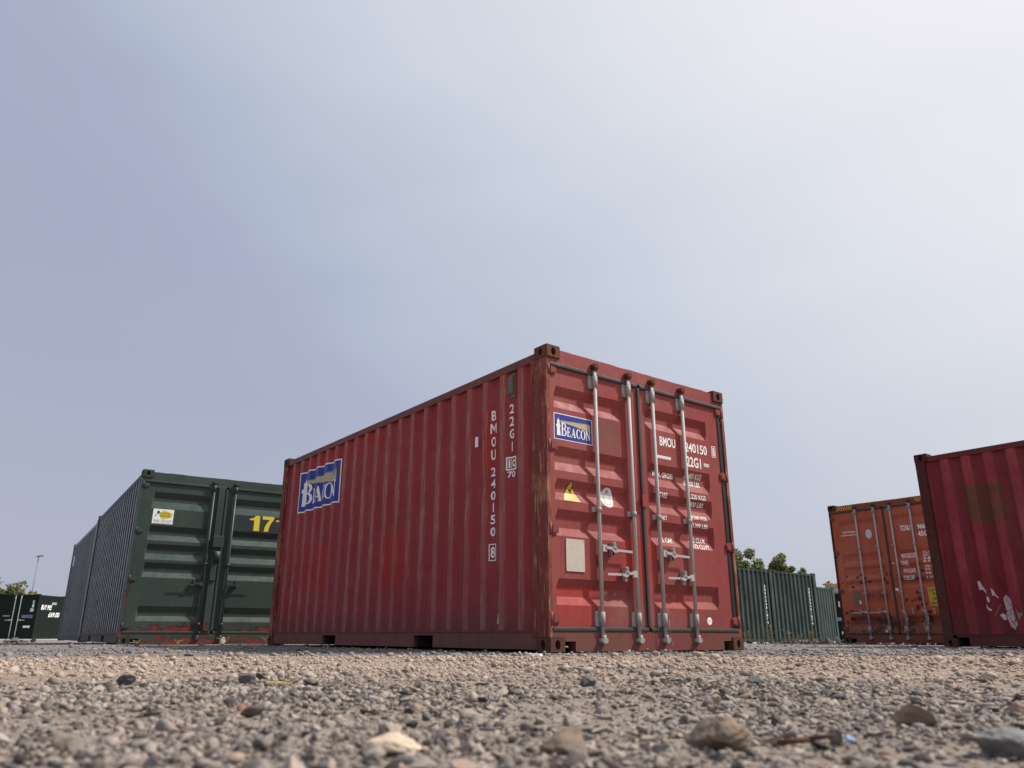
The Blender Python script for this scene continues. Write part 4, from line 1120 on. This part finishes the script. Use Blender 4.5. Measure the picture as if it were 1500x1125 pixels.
# dark green units with white bars
valX = [(1.75, 1.70, 1.66, 1.61), (0.95, 0.90, 0.86, 0.81)]
def dark_unit(loc, yaw, label, seed):
    return container(2.991, WW, H86, loc, yaw, label, mBD, seed=seed, dent=0.001,
        doors=dict(valleys=valX, seam=1.219, v0=0.12, v1=1.02, v2=1.42, v3=2.30, rods=[1.05, 1.39], rod_mat=M_WHITE, fit_mat=M_GALV, cam_mat=M_GALV, gasket_mat=M_BD,
                   hinges=[2.3, 1.3, 0.3], big_brackets=[2.3], brackets=[1.25, 0.3], handles=[(1.05, 1.10, -1), (1.39, 1.10, 1)], handle_len=0.42))
FY = 0.0
far, fo = dark_unit((-30.67, 47.76, -0.141), FY, 'black green container with BUY ME! lettering on its side and white door bars', 71)
mp = fo['map']; kz = fo['knees']
fl_, fr_ = fo['doors']
decal('sticker', fr_, [(rect2d(1.58, 2.22, 1.22, 1.38), plain('violet_print', (0.20, 0.20, 0.36), 0.5), 0.002), (rect2d(1.80, 2.18, 1.29, 1.33), M_BLUE, 0.003)], mp, (), kz, 'pale violet and blue label')
decal('sticker', fr_, [(rect2d(2.08, 2.20, 1.80, 2.22), plain('pale_green_print', (0.35, 0.52, 0.42), 0.5), 0.002), (rect2d(2.09, 2.19, 1.84, 1.96), M_WHITE, 0.003), (rect2d(2.09, 2.19, 1.98, 2.08), plain('sky_print', (0.25, 0.40, 0.60), 0.5), 0.003)], mp, (), kz, 'tall pale label')
decal('sticker', fr_, [(rect2d(2.00, 2.20, 1.58, 1.76), M_WORN, 0.002)], mp, (), kz, 'square pale label')
decal('sticker', fr_, [(rect2d(1.76, 2.16, 0.66, 0.78), M_WHITE, 0.002), (rect2d(1.93, 1.96, 0.68, 0.76), M_BD, 0.003)], mp, (), kz, 'white strip label')
decal('sticker', fl_, [(rect2d(0.45, 0.85, 1.30, 1.36), M_GREYP, 0.002)], mp, (), kz, 'grey strip label')
decal('sticker', far, [(rect2d(1.45, 1.95, 2.02, 2.16), M_GREYP, 0.0)], lambda a, z, off: (WW - 0.010 + 0.004, a, z), label='grey label')
decal('lettering', far, [(text2d('BUY ME!', (0.40, 1.50, 1.70, 1.99), 0.02, 0.15), M_WHITE, 0)], lambda a, z, off: (WW - 0.006, a, z))
decal('lettering', far, [(text2d('£69.00', (1.25, 2.45, 1.29, 1.58), 0.02, 0.15), M_WHITE, 0)], lambda a, z, off: (WW - 0.006, a, z))
drk, do = dark_unit((18.05, 44.9, -0.16), 0.0, 'black green container with timber on its roof, in the gap left of the orange one', 72)
mp = do['map']; kz = do['knees']
decal('sticker', do['doors'][0], [(rect2d(0.30, 0.42, 1.85, 2.15), M_WHITE, 0.002)], mp, (), kz, 'small white label')
decal('sticker', do['doors'][0], [(rect2d(0.12, 0.50, 1.10, 1.28), plain('violet_print2', (0.28, 0.28, 0.42), 0.5), 0.002)], mp, (), kz, 'violet label')
decal('sticker', do['doors'][0], [(rect2d(0.30, 0.62, 0.40, 0.54), M_WHITE, 0.002)], mp, (), kz, 'white strip label')

# ------------------------------------------------------------------ trees
n = NB('leaf')
geo = n.t.nodes.new('ShaderNodeNewGeometry')
c = n.ramp(geo.outputs['Random Per Island'], [(0, (0.09, 0.11, 0.04)), (0.4, (0.18, 0.20, 0.075)), (0.75, (0.27, 0.28, 0.12)), (1, (0.36, 0.34, 0.17))])
tr = n.t.nodes.new('ShaderNodeBsdfTranslucent'); n.link(c, tr.inputs[0])
ms = n.t.nodes.new('ShaderNodeMixShader'); ms.inputs[0].default_value = 0.5
MAT_LEAF = n.done(c, 0.6)
n.link(n.b.outputs[0], ms.inputs[1]); n.link(tr.outputs[0], ms.inputs[2])
n.link(ms.outputs[0], n.t.nodes['Material Output'].inputs[0])
MAT_BARK = plain('bark', (0.10, 0.08, 0.06), 0.9, var=0.5, scale=8)

def tree(label, base, height, clumps, leaf, seed, per=420, group='trees beyond the yard'):
    """clumps: (dx, dy, z, r) crown masses relative to the base"""
    rng = random.Random(seed)
    t = thing('tree', base, 0, label, 'tree', group)
    bm = bmesh.new()
    zc = min(c[2] for c in clumps)
    tube(bm, (0, 0, -0.3), (0.1, 0, zc * 0.7), 0.22, 0.15, seg=9)
    for cx, cy, cz, r in clumps:
        p0 = Vector((0.1, 0, zc * 0.6)); p1 = Vector((cx * 0.5, cy * 0.5, (zc * 0.6 + cz) / 2)); p2 = Vector((cx, cy, cz))
        tube(bm, p0, p1, 0.10, 0.06, seg=6); tube(bm, p1, p2, 0.06, 0.02, seg=6)
        for k in range(5):
            d = Vector((rng.gauss(0, 1), rng.gauss(0, 1), rng.gauss(0.3, 0.8))).normalized() * r * rng.uniform(0.4, 0.75)
            tube(bm, p2, p2 + d, 0.025, 0.006, seg=5)
    mesh_obj('trunk', bm, MAT_BARK, t)
    V, F = [], []
    for cx, cy, cz, r in clumps:
        subs = [(Vector((rng.gauss(0, 1), rng.gauss(0, 1), rng.gauss(0, 0.8))).normalized() * r * rng.uniform(0.3, 0.95), r * rng.uniform(0.22, 0.42)) for _ in range(9)]
        for q in range(per):
            o, rr = subs[rng.randrange(9)]
            d = Vector((rng.gauss(0, 1), rng.gauss(0, 1), rng.gauss(0, 1))).normalized() * rr * rng.random() ** 0.45
            p = Vector((cx, cy, cz)) + o + d
            a = Vector((rng.gauss(0, 1), rng.gauss(0, 1), rng.gauss(0, 0.7))).normalized(); b = a.cross(Vector((rng.gauss(0, 1), rng.gauss(0, 1), rng.gauss(0, 1)))).normalized()
            s = leaf * rng.uniform(0.6, 1.3); i = len(V)
            V += [p - a * s, p - b * s * 0.45, p + a * s, p + b * s * 0.45]; F.append((i, i + 1, i + 2, i + 3))
    me = bpy.data.meshes.new('crown'); me.from_pydata([v[:] for v in V], [], F)
    tag(mesh_obj('crown', me, MAT_LEAF, t), kind='stuff')
    return t
tree('broad light green tree with gaps in its crown above the grey green containers', (13.5, 42.0, -0.2), 5.4,
     [(-2.2, 0, 3.8, 1.2), (-1.2, 0.4, 3.95, 1.0), (-0.2, 0, 3.5, 0.9), (0.7, 0.3, 3.7, 0.85), (1.7, 0, 3.3, 0.6), (-3.4, 0.3, 3.7, 1.15)], 0.10, 5, 1700)
tree('small rounded tree behind the black green container with BUY ME! lettering', (-40.2, 64.0, -0.2), 5.5,
     [(-1.8, 0, 3.0, 1.3), (-0.6, 0.3, 3.5, 1.2), (0.6, 0, 3.7, 1.0), (1.5, 0.2, 3.1, 0.8), (-3.2, 0, 2.9, 1.2)], 0.17, 6, 420)
tree('dark distant tree in the gap left of the orange container', (31.6, 75.0, -0.2), 6.2,
     [(-1.5, 0, 4.2, 1.2), (-0.2, 0.2, 4.6, 1.1), (1.0, 0, 5.0, 1.3), (2.3, 0.2, 4.7, 1.3), (-2.8, 0, 3.6, 0.9)], 0.2, 7, 300)

# ------------------------------------------------------------------ street lamp, timber, weeds
MAT_POLE = plain('lamp_pole_steel', (0.16, 0.155, 0.165), 0.5, 0.3)
t = thing('street_lamp', (-58.95, 98.0, -0.2), 0, 'tall thin street lamp far behind the black green container at the left', 'street lamp')
bm = bmesh.new(); tube(bm, (0, 0, -0.2), (0, 0, 9.5), 0.065, 0.04, seg=8); mesh_obj('pole', bm, MAT_POLE, t)
bm = bmesh.new(); prism(bm, [(-0.25, 9.5), (0.65, 9.62), (0.65, 9.75), (-0.1, 9.72)], 'y', -0.16, 0.16); mesh_obj('lamp_head', bm, M_GREYP, t)

MAT_TIMBER = plain('raw_timber', (0.50, 0.33, 0.16), 0.8, var=0.3, scale=5)
MAT_TIMBER2 = plain('grey_timber', (0.42, 0.38, 0.34), 0.8, var=0.3, scale=5)
def plank(loc, yaw, sx, sy, sz, label, mat, name='timber_plank', cat='timber', group=None):
    bm = bmesh.new(); bx(bm, -sx / 2, sx / 2, -sy / 2, sy / 2, 0, sz, 0.008)
    o = mesh_obj(name, bm, mat); o.location = loc; o.rotation_euler = (0, 0, yaw)
    tag(o, label, cat, group); return o
ztop = -0.16 + H86
plank((18.75, 45.2, ztop + 0.002), 0.05, 1.5, 0.35, 0.16, 'pale grey beam lying lowest on the black green container roof', MAT_TIMBER2)
plank((18.62, 45.25, ztop + 0.165), -0.06, 1.2, 0.30, 0.14, 'short white board in the timber pile on the black green container', M_WHITE)
plank((18.85, 45.2, ztop + 0.308), 0.03, 1.9, 0.45, 0.22, 'orange tan beam on top of the timber pile on the black green roof', MAT_TIMBER)
# bearers under the far boxes
pb = b1o - ub * 1.65 + Vector((0.19, -0.23, 0)) * 0.3
plank((8.0, 27.62, -0.155), BY, 2.4, 0.14, 0.075, 'long pale timber bearer under the left grey green container', M_WORN, 'timber_bearer', 'timber')
plank((12.4, 31.25, -0.17), BY, 0.55, 0.25, 0.10, 'short pale block at the right end of the grey green containers', M_WORN, 'timber_bearer', 'timber')

MAT_WEED = NB('dry_weed')
geo = MAT_WEED.t.nodes.new('ShaderNodeNewGeometry')
MAT_WEED = MAT_WEED.done(MAT_WEED.ramp(geo.outputs['Random Per Island'], [(0, (0.10, 0.11, 0.03)), (0.4, (0.22, 0.18, 0.07)), (0.8, (0.36, 0.26, 0.12)), (1, (0.30, 0.15, 0.07))]), 0.8)
def weed(loc, h, seed, label, spread=0.5):
    rng = random.Random(seed); bm = bmesh.new()
    for k in range(rng.randint(6, 9)):
        a = rng.uniform(0, 6.28); lean = rng.uniform(0.05, spread) * h
        p = [Vector((0, 0, 0)), Vector((math.cos(a) * lean * .4, math.sin(a) * lean * .4, h * rng.uniform(.4, .55))), Vector((math.cos(a) * lean, math.sin(a) * lean, h * rng.uniform(.7, 1.0)))]
        tube(bm, p[0], p[1], 0.006, 0.005, seg=4); tube(bm, p[1], p[2], 0.005, 0.003, seg=4)
        for j in range(7):
            q = p[1].lerp(p[2], rng.random()); d = Vector((rng.gauss(0, 1), rng.gauss(0, 1), rng.gauss(.3, .6))).normalized() * h * rng.uniform(.07, .16)
            w = d.cross(Vector((0.3, 0.2, 1))).normalized() * h * 0.03
            bm.faces.new([bm.verts.new(q), bm.verts.new(q + d * .5 + w), bm.verts.new(q + d), bm.verts.new(q + d * .5 - w)])
    o = mesh_obj('weed', bm, MAT_WEED); o.location = loc
    tag(o, label, 'weed', 'dry weeds along the container bases'); return o
weed((7.62, 26.1, -0.12), 0.40, 1, 'dry weed at the left end of the pale bearer, beside the maroon container corner')
weed((8.55, 26.9, -0.12), 0.62, 2, 'tallest dry weed in front of the left grey green container')
weed((9.45, 27.6, -0.12), 0.48, 3, 'greenish weed between the two grey green containers')
weed((10.2, 28.9, -0.12), 0.36, 4, 'low bushy weed at the joint of the two grey green containers', 0.9)
weed((10.95, 29.5, -0.12), 0.52, 5, 'thin weed before the right grey green container')
weed((13.9, 33.0, -0.13), 0.62, 6, 'tan weed clump in the gap left of the orange container', 0.7)
weed((14.35, 33.2, -0.13), 0.45, 8, 'reddish weed nearest the orange container', 0.8)
for i, (px, lab) in enumerate([(0.25, 'dry grass tuft by the left casting of the green container'), (0.80, 'dry grass tuft under the left door of the green container'), (1.5, 'dry grass tuft under the lock bars of the green container'), (2.15, 'dry grass tuft beside the rear corner of the maroon BEACON container')]):
    ug = Vector((math.cos(GY), math.sin(GY), 0)); vg = Vector((-math.sin(GY), math.cos(GY), 0))
    p = Vector(GP) + ug * px - vg * 0.09
    weed((p.x, p.y, float(gz(p.x, p.y))), [0.07, 0.08, 0.11, 0.14][i], 20 + i, lab, 1.6)

# ------------------------------------------------------------------ single rocks that stand out, and litter
def rock(px, py, width, height, col, label, seed, depth=None, cream=False, name='rock', sink=0.2):
    """placed where it lies on the ground; sizes in metres"""
    rng = np.random.default_rng(seed)
    V, F = ico(4)
    V = chip(V, 7, rng, 0.0, 0.42, 0.8)
    nz = np.zeros(len(V))
    for f, a in ((2.5, .13), (5, .075), (11, .035), (23, .018)):
        ph = rng.uniform(0, 6.28, 6); d = rng.normal(size=(3, 3))
        nz += a * (np.sin(f * (V @ d[0]) + ph[0]) * np.sin(f * (V @ d[1]) + ph[1]) + np.sin(f * (V @ d[2]) + ph[2])) * .6
    V = V * (1 + nz[:, None])
    V = (V - V.min(0)) / (V.max(0) - V.min(0)) - 0.5
    V = V * np.array([width, depth or width * 0.8, height])
    me = bpy.data.meshes.new(name); me.from_pydata(V.tolist(), [], F.tolist())
    k = tuple(round(x, 3) for x in col)
    if k not in _ROCKM:
        m = NB('rock_stone'); a = m.noise(45, 6, 0.7); b = m.noise(14, 4, 0.6)
        cc = m.mix(m.range(a, .35, .7), mul(col, 0.7), mul(col, 1.2)); cc = m.mix(m.range(b, .45, .65, 0, .5), cc, mul(col, 0.55))
        _ROCKM[k] = m.done(cc, 0.92, 0, a, 0.6, 0.004, spec=0.2)
    o = mesh_obj(name, me, _ROCKM[k])
    o.location = (px, py, float(gz(px, py)) + height * (0.5 - sink))
    tag(o, label, 'rock', 'larger stones lying on the gravel')
    return o
_ROCKM = {}
rock(0.258, 1.05, 0.078, 0.050, (0.24, 0.18, 0.14), 'fist sized brown rock in the right foreground', 1)
rock(0.622, 1.29, 0.062, 0.042, (0.33, 0.25, 0.19), 'tan topped rock further right, behind the brown foreground rock', 2)
rock(0.575, 0.975, 0.070, 0.044, (0.24, 0.23, 0.22), 'grey rock at the right edge of the foreground', 33)
rock(-0.13, 0.93, 0.062, 0.028, (0.60, 0.48, 0.36), 'cream coloured stone at the bottom, left of the middle', 4)
rock(-0.985, 2.11, 0.050, 0.038, (0.12, 0.11, 0.11), 'dark pointed stone at the left on the tan gravel', 5)
rock(-0.690, 2.16, 0.044, 0.032, (0.15, 0.145, 0.14), 'dark rounded stone in front of the maroon container corner casting', 6)
rock(0.214, 2.28, 0.042, 0.036, (0.14, 0.125, 0.12), 'small dark pointed stone below the middle of the maroon doors', 7)
rock(0.640, 2.18, 0.040, 0.028, (0.15, 0.14, 0.135), 'small dark stone on the right half of the gravel', 8)
rock(0.060, 0.985, 0.056, 0.034, (0.22, 0.17, 0.13), 'flat brown stone at the bottom, right of the middle', 9)
rock(0.850, 1.41, 0.040, 0.030, (0.30, 0.21, 0.17), 'pinkish stone at the far right edge of the gravel', 10)
rock(-0.455, 1.41, 0.020, 0.015, (0.45, 0.26, 0.18), 'small salmon coloured pebble on the left gravel', 11)
rock(-0.62, 1.02, 0.036, 0.020, (0.40, 0.34, 0.29), 'pale flat stone in the left foreground', 12)
rock(0.42, 1.75, 0.045, 0.030, (0.34, 0.28, 0.23), 'pale brown stone behind the foreground rocks on the right', 13)
m = NB('dark_rubble'); a_ = m.noise(9, 6, 0.7)
geo = m.t.nodes.new('ShaderNodeNewGeometry')
c = m.ramp(geo.outputs['Random Per Island'], [(0, (0.045, 0.04, 0.04)), (0.6, (0.10, 0.09, 0.085)), (0.9, (0.19, 0.16, 0.14)), (1, (0.34, 0.29, 0.25))])
MAT_RUBBLE = m.done(m.mix(m.range(a_, .35, .7, 0, .5), c, (0.06, 0.055, 0.05)), 0.95, 0, a_, 0.5, 0.02, spec=0.15)
def heap(cx, cy, rx, ry, h, count, size, seed):
    rng = np.random.default_rng(seed); V0, F0 = ico(2); V, F = [], []
    for k in range(count):
        u, v = np.clip(rng.normal(0, 0.45, 2), -1, 1)
        P = chip(V0, 8, rng, 0.08) * size * np.exp(rng.normal(0, 0.5)) * np.array([1, 1, 0.7])
        Q = rand_rot(1, rng)[0]
        P = P @ Q.T; x, y = cx + u * rx, cy + v * ry
        P += np.array([x, y, float(gz(x, y)) + h * max(0, 1 - u * u - v * v) * rng.uniform(0.2, 1)])
        F += (F0 + len(V0) * k).tolist(); V += P.tolist()
    me = bpy.data.meshes.new('rubble'); me.from_pydata(V, [], F)
    tag(mesh_obj('rubble', me, MAT_RUBBLE), kind='stuff')
heap(-19.0, 26.5, 3.2, 1.0, 0.16, 220, 0.11, 1)
heap(9.3, 21.8, 3.6, 1.0, 0.05, 160, 0.06, 2)
heap(11.5, 18.5, 2.6, 1.2, 0.02, 120, 0.05, 3)
def chip_litter(name, loc, pts, h, mat, label, cat, yaw=0, tilt=(0, 0)):
    bm = bmesh.new(); prism(bm, pts, 'z', 0, h)
    o = mesh_obj(name, bm, mat); o.location = loc; o.rotation_euler = (tilt[0], tilt[1], yaw)
    tag(o, label, cat); return o
chip_litter('paint_chip', (0.15, 5.24, 0.006), [(-.035, -.05), (.03, -.06), (.05, .0), (.02, .05), (-.04, .03)], 0.012, M_WHITE, 'white chip on the ground by the maroon corner casting', 'litter')
chip_litter('plastic_strip', (-0.568, 2.02, float(gz(-.568, 2.02)) + .012), [(-.030, -.003), (.030, -.002), (.031, .003), (-.029, .003)], 0.002, plain('dusty_yellow', (0.42, 0.32, 0.06), 0.7), 'thin yellow plastic strip among the stones', 'litter', 0.1, (0.35, 0.05))
chip_litter('plastic_scrap', (0.417, 1.04, float(gz(.417, 1.04)) + .014), [(-.007, -.004), (.006, -.005), (.007, .003), (-.004, .005)], 0.003, plain('light_blue_plastic', (0.12, 0.24, 0.40), 0.7), 'tiny light blue plastic scrap in the right foreground', 'litter', 0.3, (0.6, 0.2))
bm = bmesh.new(); tube(bm, (-0.034, 0, 0), (0.005, 0.004, 0.004), 0.004, 0.0035, seg=7); tube(bm, (0.005, 0.004, 0.004), (0.036, 0.0, 0.009), 0.0035, 0.002, seg=7)
o = mesh_obj('twig', bm, plain('dark_twig', (0.09, 0.045, 0.03), 0.9)); o.location = (0.353, 1.01, float(gz(.353, 1.01)) + .014)
tag(o, 'dark brown twig left of the tiny blue scrap', 'twig')
chip_litter('paint_chip', (5.2, 9.2, 0.004), [(-.10, -.02), (.05, -.03), (.09, .01), (-.04, .03)], 0.015, M_WORN, 'pale flake lying before the deep maroon container', 'litter', -0.4)
o = rock(-4.38, 12.30, 0.085, 0.13, (0.60, 0.52, 0.46), 'whitish stone leaning under the lock bars of the green container', 19)
